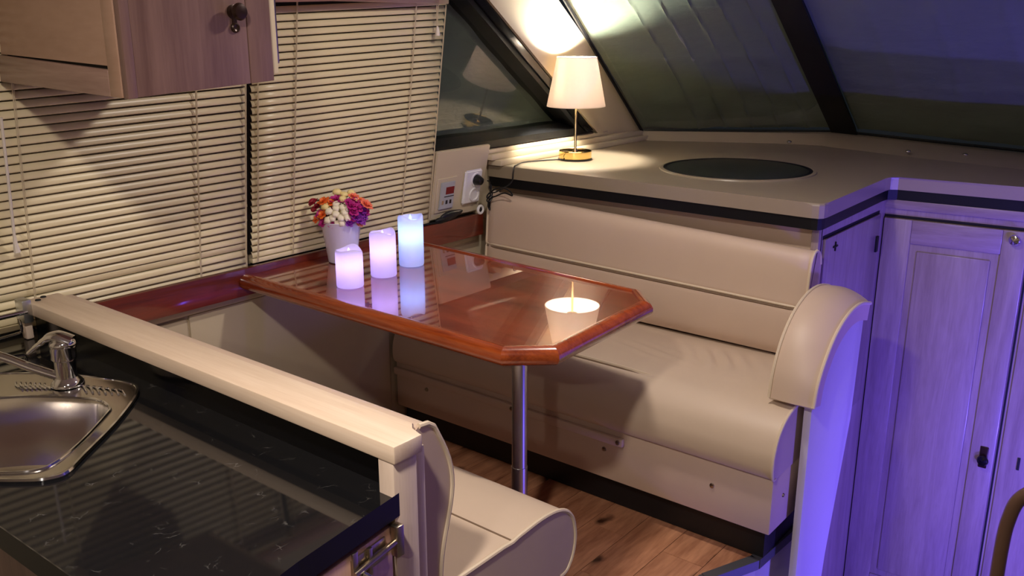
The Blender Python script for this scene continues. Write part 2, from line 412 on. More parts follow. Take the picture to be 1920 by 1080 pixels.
# moulding where vinyl meets ledge, and the vertical panel seam / rounded access panel of the hull
obj('cove_strip', box(B(), (.97, 2.238, .630), (2.56, 2.256, .660), .006), 'hull', wl)
bm = box(B(), (1.0, 2.243, .10), (1.335, 2.256, .622), .012, 3); obj('hull_panel', bm, 'hull', wl)
bm = box(B(), (1.338, 2.247, .02), (2.10, 2.256, .628), .006, 2); obj('hull_panel', bm, 'hull', wl)
struct(obj('wall_back', box(B(), (-1.95, -1.8, SALON), (-1.9, 2.34, CEIL)), 'cream_wall', smooth=False), 'cream bulkhead at the aft end of the saloon', 'wall')
struct(obj('wall_right', box(B(), (-1.95, -1.85, WELL), (4.4, -1.8, CEIL)), 'cream_wall', smooth=False), 'cream starboard side of the saloon', 'wall')
bm = prism(B(), [(-1.95, -1.85, CEIL), (2.90, -1.85, CEIL), (2.90, 1.45, CEIL), (2.30, 2.10, CEIL), (-1.95, 2.10, CEIL)], (0, 0, .04))
struct(obj('ceiling', bm, 'ceiling', smooth=False), 'off-white vinyl saloon ceiling with recessed lamps', 'ceiling')
# mahogany ledge along the hull
bm = box(B(), (.975, 2.200, .658), (2.556, 2.222, .739), .003)
tr = struct(obj('trim_3', bm, 'mahogany_x'), 'dark mahogany ledge running along the hull under the blinds', 'ledge')
obj('ledge_shelf', box(B(), (.975, 2.222, .712), (2.556, 2.275, .734)), 'black', tr, smooth=False)

# windows behind the blinds
for i, (x0, x1) in enumerate([(.60, 1.520), (1.5205, 2.215)]):
    bm = B(); side_panel(bm, [(x0, .765), (x1, .765), (x1, 1.50), (x0, 1.50)], .012, .012)
    wn = struct(obj('window_%d' % (i + 1), bm, 'void', smooth=False), ['dark side window behind the galley blind', 'dark side window behind the table blind'][i], 'window')

# forward side window: cloth outside, glass, black frame
z0, z1 = .995, 1.80
def diag(z): return 3.235 - 1.575 * (z - .99)
WX0 = 2.205
pts = [(WX0, z0), (diag(z0), z0), (diag(1.64), 1.64), (WX0, 1.70)]
bm = B(); nx, nz2 = 46, 26
grid = []
for j in range(nz2 + 1):
    z = z0 + (1.66 - z0) * j / nz2; rowv = []
    for i in range(nx + 1):
        x = WX0 + (diag(z) - WX0) * i / nx
        d = .006 * sin(9 * x + 14 * z) * sin(5 * z + 2) + .004 * sin(31 * z + 8 * x) + .004 * sin(23 * x - 9 * z)
        rowv.append(bm.verts.new(SP(x, z, -.110 + d)))
    grid.append(rowv)
for a, b in zip(grid, grid[1:]):
    for i in range(nx): bm.faces.new((a[i], a[i + 1], b[i + 1], b[i]))
me_cloth = bm
w3 = struct(obj('window_3', side_panel(B(), pts, .005, -.075), 'glass', smooth=False), 'dark raked side window with grey cloth outside, reflecting the lamp', 'window')
obj('shade_cover', me_cloth, 'shade_cloth_side', w3)
bm = B()
side_panel(bm, [(WX0 - .03, z0 - .018), (diag(z0) + .06, z0 - .018), (diag(z0) - .01, z0 + .010), (WX0 - .03, z0 + .010)], .13, .016)
obj('window_frame', bm, 'black', w3, smooth=False)
def diagstrip(bm, d0, d1, off, t, zlo=.985, zhi=1.83):
    side_panel(bm, [(diag(zlo) + d0, zlo), (diag(zlo) + d1, zlo), (diag(zhi) + d1, zhi), (diag(zhi) + d0, zhi)], t, off)
bm = B(); diagstrip(bm, -.060, -.028, .016, .13); obj('window_frame', bm, 'black', w3, smooth=False)
bm = B(); diagstrip(bm, -.028, -.018, .026, .04); obj('frame_bead', bm, 'black_gloss', w3, smooth=False)
bm = B(); diagstrip(bm, -.018, .045, .012, .03); obj('window_frame', bm, 'black_gloss', w3, smooth=False)
# A-pillar
bm = B(); diagstrip(bm, .045, .088, .024, .04, .935); pl_ = struct(obj('trim_4', bm, 'cream_wall', smooth=False), 'cream raked pillar between side window and windscreen', 'pillar')
bm = B(); side_panel(bm, [(diag(.93) + .088, .93), (diag(.93) + .45, .93), (2.34, 1.86), (diag(1.86) + .088, 1.86)], .05, .016)
obj('pillar_face', bm, 'cream_wall', pl_, smooth=False)

# windscreen: two raked panes with quilted cloth, black mullion
A0 = Vector((3.66, 2.185, .95)); Bq = Xp(1565, 246, 4.08); C0 = Yp(1455, 0, Bq.y); D0 = Vector((2.90, 2.085, 1.505))
B2 = Xp(1605, 249, 4.08); C2 = Xp(1500, 0, C0.x)
E0 = Xp(1920, 286, 4.08); RK = (C0 - Bq) / (C0.z - Bq.z)
def rise(p, q, z): return p + (q - p) * ((z - p.z) / (q.z - p.z))
ZT = 1.86
def cloth_grid(a, b, c, d, nu, nv, fold):
    bm = B(); n = (b - a).cross(d - a).normalized(); g = []
    for j in range(nv + 1):
        r = []
        for i in range(nu + 1):
            u, v = i / nu, j / nv
            p = (a * (1 - u) + b * u) * (1 - v) + (d * (1 - u) + c * u) * v
            r.append(bm.verts.new(p + n * fold(u, v)))
        g.append(r)
    for p, q in zip(g, g[1:]):
        for i in range(nu): bm.faces.new((p[i], p[i + 1], q[i + 1], q[i]))
    return bm
def ridge(t, c, w): return math.exp(-((t - c) / w) ** 2)
def fold1(u, v):
    h = .004 * sin(40 * v + 5 * sin(7 * u)) * (.3 + .7 * max(0, .5 - v)) + .003 * sin(17 * u + 9 * v)
    for c in (.30, .44, .58, .72, .86): h -= .006 * ridge(u, c + .02 * sin(6 * v), .006)
    h -= .006 * ridge(v, .34 + .02 * u, .010); return -h
def fold2(u, v):
    h = .003 * sin(38 * v + 4 * sin(9 * u)) * (.2 + .8 * max(0, .5 - v)) + .003 * sin(15 * u + 7 * v)
    for c in (.12, .24, .36, .48, .6, .72, .84): h -= .005 * ridge(u, c + .01 * sin(6 * v), .005)
    h -= .006 * ridge(v, .24 + .02 * u, .010); return -h
def slab(pts, t):
    bm = B(); n = (pts[1] - pts[0]).cross(pts[3] - pts[0]).normalized(); return prism(bm, pts, n * t)
a, b, c, d = A0, Bq, rise(Bq, C0, ZT), rise(A0, D0, ZT)
nrm = (b - a).cross(d - a).normalized()
if nrm.x < 0: nrm = -nrm
w4 = struct(obj('window_4', slab([a, b, c, d], .004), 'glass', smooth=False), 'raked windscreen pane between pillar and mullion, covered by grey-green cloth', 'window')
obj('shade_cover', cloth_grid(a + nrm * .02, b + nrm * .02, c + nrm * .02, d + nrm * .02, 110, 60, fold1), 'shade_cloth', w4)
e = E0 + Vector((0, -1.2, -.03)); b2t, et = rise(B2, C2, ZT), None
et = e + (rise(B2, C2, ZT) - B2)
w5 = struct(obj('window_5', slab([B2, e, et, rise(B2, C2, ZT)], .004), 'glass', smooth=False), 'raked windscreen pane right of the black mullion, covered by grey cloth', 'window')
nr2 = (e - B2).cross(b2t - B2).normalized()
if nr2.x < 0: nr2 = -nr2
obj('shade_cover', cloth_grid(B2 + nr2 * .02, e + nr2 * .02, et + nr2 * .02, b2t + nr2 * .02, 120, 60, fold2), 'shade_cloth', w5)
bm = prism(B(), [Bq - nrm * .02 + Vector((0, .012, 0)), B2 - nrm * .02 - Vector((0, .008, 0)), B2 + nrm * .03, Bq + nrm * .03], (rise(Bq, C0, ZT) - Bq))
struct(obj('trim_5', bm, 'black', smooth=False), 'black raked mullion between the windscreen panes', 'mullion')
bm = B(); tube(bm, [A0 - nrm * .004 + Vector((0, 0, 0)), rise(A0, D0, ZT) - nrm * .004], .007, 6); obj('edge_gasket', bm, 'black', w4)
bm = B(); tube(bm, [A0 - nrm * .003, Bq - nrm * .003], .006, 6); obj('edge_gasket', bm, 'black', w4)
bm = B(); tube(bm, [B2 - nr2 * .003, e - nr2 * .003], .006, 6); obj('edge_gasket', bm, 'black', w5)

# ================================================================== DASH COUNTER
CT = .913
dc = thing('dash_counter', (3.0, 1.4, CT), 'greige gelcoat dashboard counter with black edge strip under the windscreen', 'counter')
front = [(2.616, 2.226), (2.616, 1.95), (2.616, 1.55), (2.610, 1.00)]
corner = [(2.610, .975), (2.614, .955), (2.628, .944), (2.65, .942)]
notch = [(3.22, .955), (3.262, .952), (3.275, .93)]
rightedge = [(3.31, .55), (3.33, .10), (3.33, -1.70)]
back = [(3.73, -1.70), (3.73, .63), (3.81, 1.02), (3.91, 1.36), (3.945, 1.46), (3.90, 1.64), (3.83, 1.93), (3.76, 2.155)]
outline = front + corner + notch + rightedge + back + [(3.70, 2.20), (2.9, 2.21), (2.8, 2.226)]
bm = prism(B(), [(x, y, .868) for x, y in outline], (0, 0, CT - .868))
es = [e_ for e_ in bm.edges if all(v.co.z > CT - .001 for v in e_.verts)]
bmesh.ops.bevel(bm, geom=es, offset=.008, segments=3, profile=.5, affect='EDGES')
top = obj('countertop', bm, 'dash', dc, smooth=False)
path = front + corner + notch + rightedge
def inset(path, d):
    out = []
    for i, p in enumerate(path):
        a_ = Vector(path[max(i - 1, 0)]); b_ = Vector(path[min(i + 1, len(path) - 1)]); t = (b_ - a_).normalized()
        n = Vector((-t.y, t.x)); q = Vector(p) + n * d; out.append((q.x, q.y))
    return out
# path runs +y -> -y with the counter on its left-hand (+x) side
ins = inset(path, .006); ins2 = inset(path, .03)
bm = prism(B(), [(x, y, .832) for x, y in ins + ins2[::-1]], (0, 0, .036))
obj('edge_strip', bm, 'black', dc, smooth=False)
# coaming under the windscreen
lb = [(3.73, -1.70, CT), (3.73, .63, CT), (3.81, 1.02, CT), (3.91, 1.36, CT), (3.945, 1.46, CT), (3.90, 1.64, CT), (3.83, 1.93, CT), (3.76, 2.17, CT)]
lt = [(4.06, -1.70, .925), (4.05, .68, .930), (4.06, 1.10, .948), (4.065, 1.36, .958), (4.065, 1.46, .962), (3.97, 1.64, .960), (3.82, 1.93, .955), (3.69, 2.18, .952)]
lt = [(x - .005, y, z) for x, y, z in lt]
lb = [(min(x, lt[i][0] - .06), y, z) for i, (x, y, z) in enumerate(lb)]
lm = [tuple(Vector(p) * .35 + Vector(q) * .65 + Vector((-.012, 0, .014))) for p, q in zip(lb, lt)]
bm = B()
rows_ = [[bm.verts.new(p) for p in L_] for L_ in (lb, lm, lt, [(x + .12, y, z) for x, y, z in lt], [(x + .12, y, .87) for x, y, z in lt])]
for p, q in zip(rows_, rows_[1:]):
    for i in range(len(lb) - 1): bm.faces.new((p[i], p[i + 1], q[i + 1], q[i]))
obj('coaming', bm, 'dash', dc)
for px_, py_ in ((1480, 266), (1703, 284), (1810, 290)):
    bm = B(); p = Zp(px_, py_, .934); ball(bm, p, .011, 2, (1, 1, .55)); obj('screw_cap', bm, 'chrome', dc)
# hatch
HC = (3.08, 1.44)
bm = B(); lathe(bm, [(.262, .0), (.262, .004), (.268, .006), (.276, .004), (.278, .0)], (HC[0], HC[1], CT), 64); obj('hatch_ring', bm, 'dash', dc)
bm = B(); lathe(bm, [(.250, .0), (.250, .005), (.263, .0055), (.263, .0)], (HC[0], HC[1], CT), 64); obj('hatch_gasket', bm, 'black', dc)
bm = B(); lathe(bm, [(.25, .0), (.25, .004), (.24, .005)], (HC[0], HC[1], CT), 64, top=True, bot=True); h_ = obj('hatch_pane', bm, 'smoke', dc); h_['label'] = 'round smoked dark inset'
# stepped side ledge along the cabin side
for (ya, yb, za, zb) in ((2.150, 2.215, CT, .934), (2.176, 2.215, .934, .956), (2.196, 2.215, .956, .972)):
    bm = box(B(), (2.60 if za == CT else 2.58, ya, za), (3.74 if za < .95 else 3.4, yb, zb), .004); obj('side_ledge', bm, 'cream_wall', dc)

# cabinet body under the dash
db = thing('dash_cabinet', (2.9, 1.4, 0), 'limed oak cabinet with small notched door under the dash counter', 'cabinet')
obj('front_panel', prism(B(), [(2.668, .966, .02), (2.705, 2.24, .02), (2.72, 2.24, .02), (2.69, .966, .02)], (0, 0, .812)), 'vinyl', db, smooth=False)
obj('corner_post', box(B(), (2.652, .962, .0), (2.675, .985, .832), .002), 'oak_door', db)
obj('side_panel', box(B(), (2.665, .966, WELL), (3.285, .99, .832), .001), 'oak_door', db, smooth=False)
bm = box(B(), (2.70, .957, .10), (3.215, .9658, .790), .002); dd = obj('cabinet_door', bm, 'oak_door', db); dd['label'] = 'small narrow oak door on the notch side'
obj('door_gap', box(B(), (2.695, .9650, .788), (3.22, .9662, .800)), 'void', dd, smooth=False)
obj('hinge', box(B(), (3.18, .951, .66), (3.20, .958, .715), .001), 'black', dd)
obj('keyhole', box(B(), (2.765, .953, .752), (2.80, .9575, .757)), 'black', dd)
obj('keyhole', box(B(), (2.780, .953, .740), (2.785, .9575, .769)), 'black', dd)

# tall door facing aft (stateroom door)
DX = 3.285
def dp(y): return DX + (0.975 - y) * .085     # the front runs slightly off square
def dprism(y0, y1, z0, z1, off, t, mat, name, parent, bev=.002):
    pts = [(dp(y0) - off, y0, z0), (dp(y1) - off, y1, z0), (dp(y1) - off, y1, z1), (dp(y0) - off, y0, z1)]
    return obj(name, prism(B(), pts, (t, 0, 0), bev), mat, parent)
fr_ = dprism(.35, .985, WELL, .832, 0, .03, 'oak_door', 'door_frame_1', None, 0)
struct(fr_, 'limed oak door surround under the dash, glowing violet', 'door frame')
fr_.name = 'trim_6'
dprism(.35, .985, .800, .832, .008, .008, 'oak_door_y', 'head_rail', fr_)
dprism(.972, .992, WELL, .80, .008, .008, 'oak_door', 'corner_stile', fr_)
d1 = struct(dprism(.515, .962, -.74, .768, .010, .009, 'oak_door', 'door_1', None, .002), 'tall limed oak stateroom door with two dark knobs, lit violet', 'door')
dprism(.964, .969, -.745, .776, .002, .002, 'void', 'door_gap', d1, 0)
dprism(.507, .513, -.745, .776, .002, .002, 'void', 'door_gap', d1, 0)
dprism(.507, .969, .769, .778, .002, .002, 'void', 'door_gap', d1, 0)
dprism(.870, .962, -.74, .768, .017, .008, 'oak_door', 'stile', d1, .003)
dprism(.515, .590, -.74, .768, .017, .008, 'oak_door', 'stile', d1, .003)
dprism(.590, .870, .685, .768, .017, .008, 'oak_door_y', 'rail', d1, .003)
dprism(.590, .870, -.74, -.62, .017, .008, 'oak_door_y', 'rail', d1, .003)
dprism(.615, .845, -.595, .660, .015, .005, 'oak_door', 'raised_panel', d1, .004)
def knob(parent, y, z, r, mat, name):
    bm = B(); x = dp(y) - .017
    prof = [(.0, .6), (.008, .6), (.008, 1.2), (r * .7, 1.5), (r, 2.0), (r * .85, 2.5), (r * .3, 2.75), (0.0005, 2.8)]
    rings = [[bm.verts.new((x - q * .012 + .006, y + rr * cos(t), z + rr * sin(t))) for t in [2 * pi * i / 18 for i in range(18)]] for rr, q in prof[1:]]
    for a_, b_ in zip(rings, rings[1:]):
        for i in range(18): bm.faces.new((a_[i], a_[(i + 1) % 18], b_[(i + 1) % 18], b_[i]))
    return obj(name, bm, mat, parent)
knob(d1, .552, .742, .018, 'chrome', 'knob')
knob(d1, .545, -.045, .019, 'black_gloss', 'knob')
bm = box(B(), (dp(.547) - .022, .533, -.078), (dp(.547) - .015, .560, .002), .003); obj('lock_plate', bm, 'bronze', d1)
dprism(.36, .498, -.74, .768, .008, .007, 'oak_door', 'panel', fr_, .003)
obj('finger_slot', box(B(), (dp(.44) - .012, .436, -.06), (dp(.44) - .006, .444, -.015)), 'void', fr_, smooth=False)

struct(obj('wall_front', box(B(), (3.34, -1.8, WELL), (3.37, .352, .832)), 'oak_door', smooth=False), 'limed oak bulkhead under the starboard dash', 'wall')
# ================================================================== FAR SETTEE
fs = thing('settee', (2.35, 1.5, 0), 'cream vinyl settee with high backrest and curved armrest under the dash', 'settee')
obj('toe_kick', box(B(), (2.16, .855, .003), (2.62, 2.235, .102)), 'toekick', fs, smooth=False)
bm = prism(B(), [(2.12, 2.24, .10), (2.12, .828, .10), (2.62, .828, .10), (2.62, 2.24, .10)], (0, 0, .172), .004)
obj('base_panel', bm, 'vinyl', fs)
bm = box(B(), (2.104, 1.285, .222), (2.121, 2.24, .250), .006, 2); obj('batten', bm, 'vinyl', fs)
for (y_, z_) in ((1.356, .194), (1.001, .192), (2.092, .196), (1.978, .228), (1.30, .237), (1.70, .236)):
    bm = B(); x_ = 2.104 if z_ in (.237, .236) else 2.120
    lathe(bm, [(.0075, 0), (.0065, .003), (.003, .004)], (0, 0, 0), 12, top=True)
    bmesh.ops.transform(bm, matrix=Matrix.Translation((x_, y_, z_)) @ Matrix.Rotation(-pi / 2, 4, 'Y'), verts=bm.verts[:])
    obj('screw', bm, 'nickel', fs)
bm = B(); lathe(bm, [(.006, 0), (.005, .003), (.002, .004)], (0, 0, 0), 12, top=True)
bmesh.ops.transform(bm, matrix=Matrix.Translation((2.195, .828, .19)) @ Matrix.Rotation(pi / 2, 4, 'X'), verts=bm.verts[:]); obj('screw', bm, 'nickel', fs)
# seat cushion
prof = spline2([(2.122, .268), (2.108, .272), (2.100, .30), (2.104, .345), (2.128, .395), (2.175, .428), (2.24, .440), (2.40, .446), (2.54, .444), (2.60, .436), (2.61, .40)], 14) + [(2.61, .275)]
def seatfn(x, y, z):
    w_ = 0
    if z > .38:
        w_ = .006 * math.exp(-((y - 1.15) / .10) ** 2) * math.exp(-((x - 2.42) / .075) ** 2) * sin(105 * (x * .35 - y) + 2.2 * sin(18 * x))
        w_ += .003 * math.exp(-((y - 1.35) / .12) ** 2) * math.exp(-((x - 2.36) / .04) ** 2) * sin(140 * (x - .25 * y))
        w_ += .004 * sin(3.1 * y + .5) * max(0, (z - .38) / .07)
        w_ -= .004 * math.exp(-((x - 2.20) / .008) ** 2) * (1 if y > 1.30 else max(0, (y - 1.2) / .1))
    return (x, y, z + w_)
bm = sweep_profile(B(), prof, .824, 2.235, 130, seatfn)
sc = obj('seat_cushion', bm, 'vinyl_seat', fs)
bm = B(); tube(bm, [(x, .826, z) for x, z in prof[:128]], .0045, 8); obj('piping', bm, 'piping', sc)
ys_ = [2.23 - .035 * i for i in range(30)]
def seam_z(x, y): return .4335 + (x - 2.20) * .17 + .004 * sin(3.1 * y + .5) * .8
for dx, rad, mt_, nm_ in ((-.006, .0028, 'seam', 'seam'), (.005, .0050, 'piping', 'piping')):
    bm = B(); tube(bm, [(2.20 + dx, y_, seam_z(2.20 + dx, y_) - (.006 * max(0, (1.35 - y_) / .14))) for y_ in ys_], rad, 6); obj(nm_, bm, mt_, sc)
# backrest
bprof = spline2([(2.560, .452), (2.545, .49), (2.540, .56), (2.545, .622), (2.549, .66), (2.556, .74), (2.566, .785), (2.588, .807), (2.615, .806), (2.640, .79), (2.650, .75)], 5) + [(2.652, .452)]
def backfn(x, y, z):
    e_ = min(abs(y - .945), abs(2.185 - y)); k = max(0, 1 - e_ / .02)
    dx = .010 * k * k if x < 2.60 else 0
    dx += .003 * sin(2.3 * y + 8 * z) if x < 2.6 else 0
    dx += .004 * math.exp(-((z - .622) / .006) ** 2) if x < 2.6 else 0
    t_ = (y - .945) / 1.24
    return (x + dx - .004 + .006 * t_, y, z + (-.034 + .040 * t_) * (z - .45) / .36)
bm = sweep_profile(B(), bprof, .945, 2.185, 60, backfn)
bk = obj('backrest', bm, 'vinyl', fs)
def bkline(z, x, n=26): return [backfn(x, .947 + 1.236 * i / n, z) for i in range(n + 1)]
bm = B(); tube(bm, [(p[0] + .001, p[1], p[2]) for p in bkline(.626, 2.543)], .0045, 6); obj('piping', bm, 'piping', bk)
bm = B(); tube(bm, [(p[0] + .001, p[1], p[2]) for p in bkline(.6165, 2.5425)], .0030, 6); obj('seam', bm, 'seam', bk)
for yy, s_ in ((.9455, 1), (2.1845, -1)):
    bm = B(); tube(bm, [(backfn(x, yy, z)[0] - .002, yy + .001 * s_, backfn(x, yy, z)[2]) for x, z in bprof[:50]], .0045, 8); obj('piping', bm, 'piping', bk)
# arm board + pad
bd = [(2.232, WELL), (2.232, .43), (2.262, .54), (2.33, .60), (2.43, .645), (2.52, .655), (2.585, .635), (2.56, .30), (2.46, -.10), (2.36, WELL)]
bm = prism(B(), [(x, .785, z) for x, z in bd], (0, .022, 0), .003); obj('arm_board', bm, 'white_paint', fs)
pc = spline2([(2.206, .455), (2.222, .53), (2.262, .604), (2.325, .660), (2.41, .694), (2.50, .700), (2.585, .682)], 6)
def offs(path, d):
    out = []
    for i, p in enumerate(path):
        a_ = Vector(path[max(i - 1, 0)]); b_ = Vector(path[min(i + 1, len(path) - 1)]); t = (b_ - a_).normalized()
        out.append((p[0] + t.y * d, p[1] - t.x * d))
    return out
inner = offs(pc, .050)
bm = B(); NY = 8; rows = []
ring = pc + inner[::-1]
for j in range(NY + 1):
    t = j / NY; yy = .772 + .122 * t
    bul = .010 * (1 - (2 * t - 1) ** 2)
    drop = -.030 * (1 - t) ** 1.5
    r_ = []
    n_ = len(pc)
    o1 = offs(pc, -bul)
    for i in range(n_): r_.append(bm.verts.new((o1[i][0], yy, o1[i][1] + drop * min(1, i / 12))))
    for i in range(n_ - 1, -1, -1): r_.append(bm.verts.new((inner[i][0], yy, inner[i][1] + drop * min(1, i / 12))))
    rows.append(r_)
n_ = len(rows[0])
for p, q in zip(rows, rows[1:]):
    for i in range(n_): bm.faces.new((p[i], p[(i + 1) % n_], q[(i + 1) % n_], q[i]))
bm.faces.new(rows[0][::-1]); bm.faces.new(rows[-1])
ap = obj('arm_pad', bm, 'vinyl', fs)
for yy, dr in ((.772, -.030), (.894, 0)):
    bm = B(); tube(bm, [(x - .001, yy, z + dr * min(1, i / 12)) for i, (x, z) in enumerate(pc)], .005, 8); obj('piping', bm, 'piping', ap)
bm = B(); tube(bm, [(pc[0][0] + .003, .772 + .0122 * i, pc[0][1]) for i in range(11)], .005, 8); obj('piping', bm, 'piping', ap)

# ================================================================== TABLE
tb = thing('dinette_table', (1.75, 1.4, 0), 'varnished mahogany dinette table with rounded rim on a metal post', 'table')
TZ = .72
outer = [(1.478, 2.197), (1.466, 1.216), (1.553, 1.118), (2.000, 1.142), (2.094, 1.232), (2.150, 2.197)]
def poly_inset(poly, d, openends=True):
    n = len(poly); out = []
    for i in range(n):
        p0, p1, p2 = Vector(poly[i - 1]), Vector(poly[i]), Vector(poly[(i + 1) % n])
        d1_ = (p1 - p0).normalized(); d2_ = (p2 - p1).normalized()
        n1 = Vector((-d1_.y, d1_.x)); n2 = Vector((-d2_.y, d2_.x))
        k = d / (1 + n1.dot(n2)); q = p1 + (n1 + n2) * k; out.append(q)
    return out
inn = poly_inset(outer, .030); inn[0].y = 2.197; inn[-1].y = 2.197
bm = prism(B(), [(p.x, p.y, TZ - .024) for p in inn], (0, 0, .0225)); obj('table_top', bm, 'mahogany', tb, smooth=False)
# rim pieces: rounded moulding, mitred
rp = [(.0315, 0), (.031, .003), (.026, .0035), (.016, .002), (.006, -.004), (.000, -.014), (.000, -.024), (.005, -.034), (.014, -.040), (.026, -.040), (.0315, -.034)]
rings = []
for d_, z_ in rp:
    q = poly_inset(outer, d_); q[0].y = q[-1].y = 2.197; rings.append([(p.x, p.y, TZ + z_) for p in q])
for k in range(5):
    bm = B(); va = [bm.verts.new(r[k]) for r in rings]; vb = [bm.verts.new(r[k + 1]) for r in rings]; n_ = len(rp)
    for i in range(n_): bm.faces.new((va[i], va[(i + 1) % n_], vb[(i + 1) % n_], vb[i]))
    bm.faces.new(va[::-1]); bm.faces.new(vb)
    obj('rim_moulding', bm, 'mahogany_rim', tb)
obj('under_frame', box(B(), (1.56, 1.28, TZ - .05), (2.02, 2.15, TZ - .024)), 'mahogany_x', tb, smooth=False)
PO = (1.757, 1.392)
bm = B(); lathe(bm, [(.022, .02), (.022, .27)], (*PO, 0), 28, top=True, bot=True); obj('post_sleeve', bm, 'alu', tb)
bm = B(); lathe(bm, [(.0205, .27), (.0205, .67)], (*PO, 0), 28, top=True); obj('post', bm, 'alu', tb)
bm = B(); lathe(bm, [(.075, .003), (.075, .008), (.04, .016), (.026, .03)], (*PO, 0), 28, top=True, bot=True); obj('post_base', bm, 'alu', tb)
bm = B(); lathe(bm, [(.024, .635), (.06, .66), (.07, .671)], (*PO, 0), 28, top=True, bot=True); obj('post_bracket', bm, 'alu', tb)

# ================================================================== NEAR SETTEE
ns = thing('settee', (1.2, 1.5, 0), 'cream vinyl settee whose backrest stands against the galley partition', 'settee')
obj('toe_kick', box(B(), (.98, 1.06, .003), (1.36, 2.235, .10)), 'toekick', ns, smooth=False)
obj('base_panel', box(B(), (.98, 1.028, .10), (1.40, 2.24, .28), .006), 'vinyl', ns)
sprof = spline2([(1.405, .272), (1.43, .278), (1.452, .31), (1.458, .355), (1.444, .402), (1.405, .432), (1.34, .442), (1.24, .436), (1.10, .434), (1.0, .434), (.985, .42)], 5) + [(.985, .275)]
def nfn(x, y, z):
    k = max(0, 1 - (y - .998) / .05); w_ = 0
    if z > .36: w_ = -.004 * math.exp(-((x - 1.245) / .008) ** 2) + .003 * sin(4 * y + 2)
    return (x, y, z + w_)
bm = sweep_profile(B(), sprof, 1.000, 2.235, 70, nfn)
s2 = obj('seat_cushion', bm, 'vinyl_seat', ns)
bm = B(); tube(bm, [(x, 1.0015, nfn(x, 1.0, z)[2]) for x, z in sprof[:50]], .005, 8); obj('piping', bm, 'piping', s2)
bm = B(); tube(bm, [(1.2455, 1.0 + .05 * i, .4335 + .003 * sin(4 * (1 + .05 * i) + 2)) for i in range(24)], .0025, 6); obj('seam', bm, 'seam', s2)
# back cushion with bulging edge
def nb(z): return 1.005 + .030 * sin((z - .44) * 9.5) + .012 * sin(z * 21)
zz = [.445 + (.768 - .445) * i / 18 for i in range(19)]
bprof2 = [(nb(z) + .012, z) for z in zz] + [(.998, .778), (.978, .780), (.969, .775), (.969, .445)]
bm = sweep_profile(B(), bprof2, .985, 2.19, 40); bb = obj('backrest', bm, 'vinyl', ns)
bm = B(); tube(bm, [(x, .986, z) for x, z in bprof2[:21]], .005, 8); obj('piping', bm, 'piping', bb)

# ================================================================== GALLEY
gp = thing('galley_partition', (.93, 1.5, SALON), 'pale oak partition with thick cap rail behind the galley counter', 'partition')
bm = prism(B(), [(.883, .945, .759), (.945, .945, .759), (.948, .975, .759), (.967, .985, .759), (.967, 2.195, .759), (.883, 2.195, .759)], (0, 0, .031), .003); obj('cap_rail', bm, 'oak_pale_y', gp)
bm = box(B(), (.885, .950, SALON), (.936, .985, .759), .002); obj('end_stile', bm, 'oak_pale_z', gp)
bm = box(B(), (.936, .962, SALON), (.966, .985, .759), .002); obj('end_stile', bm, 'oak_pale_z', gp)
obj('core_panel', box(B(), (.925, .985, SALON), (.966, 2.195, .759)), 'hull', gp, smooth=False)
for x_, y_ in ((.905, 2.165), (.925, 2.182)):
    bm = B(); lathe(bm, [(.007, .790), (.006, .7925)], (x_, y_, 0), 12, top=True); obj('screw_hole', bm, 'void', gp)

gc = thing('galley_counter', (.7, 1.5, SALON), 'galley counter with black speckled stone top over oak cabinet', 'counter')
CZ = .70
# sink outline in pixels on the counter plane
rim_px = [(258, 733), (252, 752), (216, 799), (160, 856), (128, 888), (100, 900), (50, 905), (-60, 902), (-170, 880), (-225, 830), (-225, 770), (-190, 730), (-120, 715), (0, 706), (120, 706), (205, 716), (245, 724)]
bowl_px = [(206, 768), (200, 780), (152, 832), (102, 872), (64, 886), (0, 890), (-80, 884), (-150, 862), (-175, 825), (-165, 785), (-120, 762), (-40, 752), (60, 746), (154, 749), (190, 755)]
rimP = [Zp(x, y, CZ) for x, y in rim_px]; bowlP = [Zp(x, y, CZ) for x, y in bowl_px]
cut = [p + (Vector((sum(q.x for q in rimP) / len(rimP), sum(q.y for q in rimP) / len(rimP), CZ)) - p) * .03 for p in rimP]
ctop = [(.913, 2.235), (.913, .998), (.905, .962), (.895, .950), (.673, .919), (.50, .885), (.468, .90), (.462, 1.0), (.440, 2.235)]
def holed_slab(out, hole, z0, z1):
    bm = B()
    def layer(z):
        vo = [bm.verts.new((p[0], p[1], z)) for p in out]; vh = [bm.verts.new((p[0], p[1], z)) for p in hole]
        eo = [bm.edges.new((vo[i], vo[(i + 1) % len(vo)])) for i in range(len(vo))]
        eh = [bm.edges.new((vh[i], vh[(i + 1) % len(vh)])) for i in range(len(vh))]
        bmesh.ops.triangle_fill(bm, use_beauty=True, use_dissolve=False, edges=eo + eh)
        return vo, vh
    a1, h1 = layer(z1); a0, h0 = layer(z0)
    for a_, b_ in ((a0, a1), (h0, h1)):
        n = len(a_)
        for i in range(n): bm.faces.new((a_[i], a_[(i + 1) % n], b_[(i + 1) % n], b_[i]))
    return bm
bm = holed_slab(ctop, cut, CZ - .034, CZ)
es = [e_ for e_ in bm.edges if all(abs(v.co.z - CZ) < 1e-5 for v in e_.verts) and len(e_.link_faces) == 2 and any(abs(f.normal.z) < .5 for f in e_.link_faces)]
bm.normal_update()
es = [e_ for e_ in bm.edges if all(abs(v.co.z - CZ) < 1e-5 for v in e_.verts) and any(abs(f.normal.z) < .5 for f in e_.link_faces) and all(any((Vector((v.co.x, v.co.y)) - Vector(p)).length < 1e-4 for p in ctop) for v in e_.verts)]
bmesh.ops.bevel(bm, geom=es, offset=.006, segments=3, profile=.5, affect='EDGES')
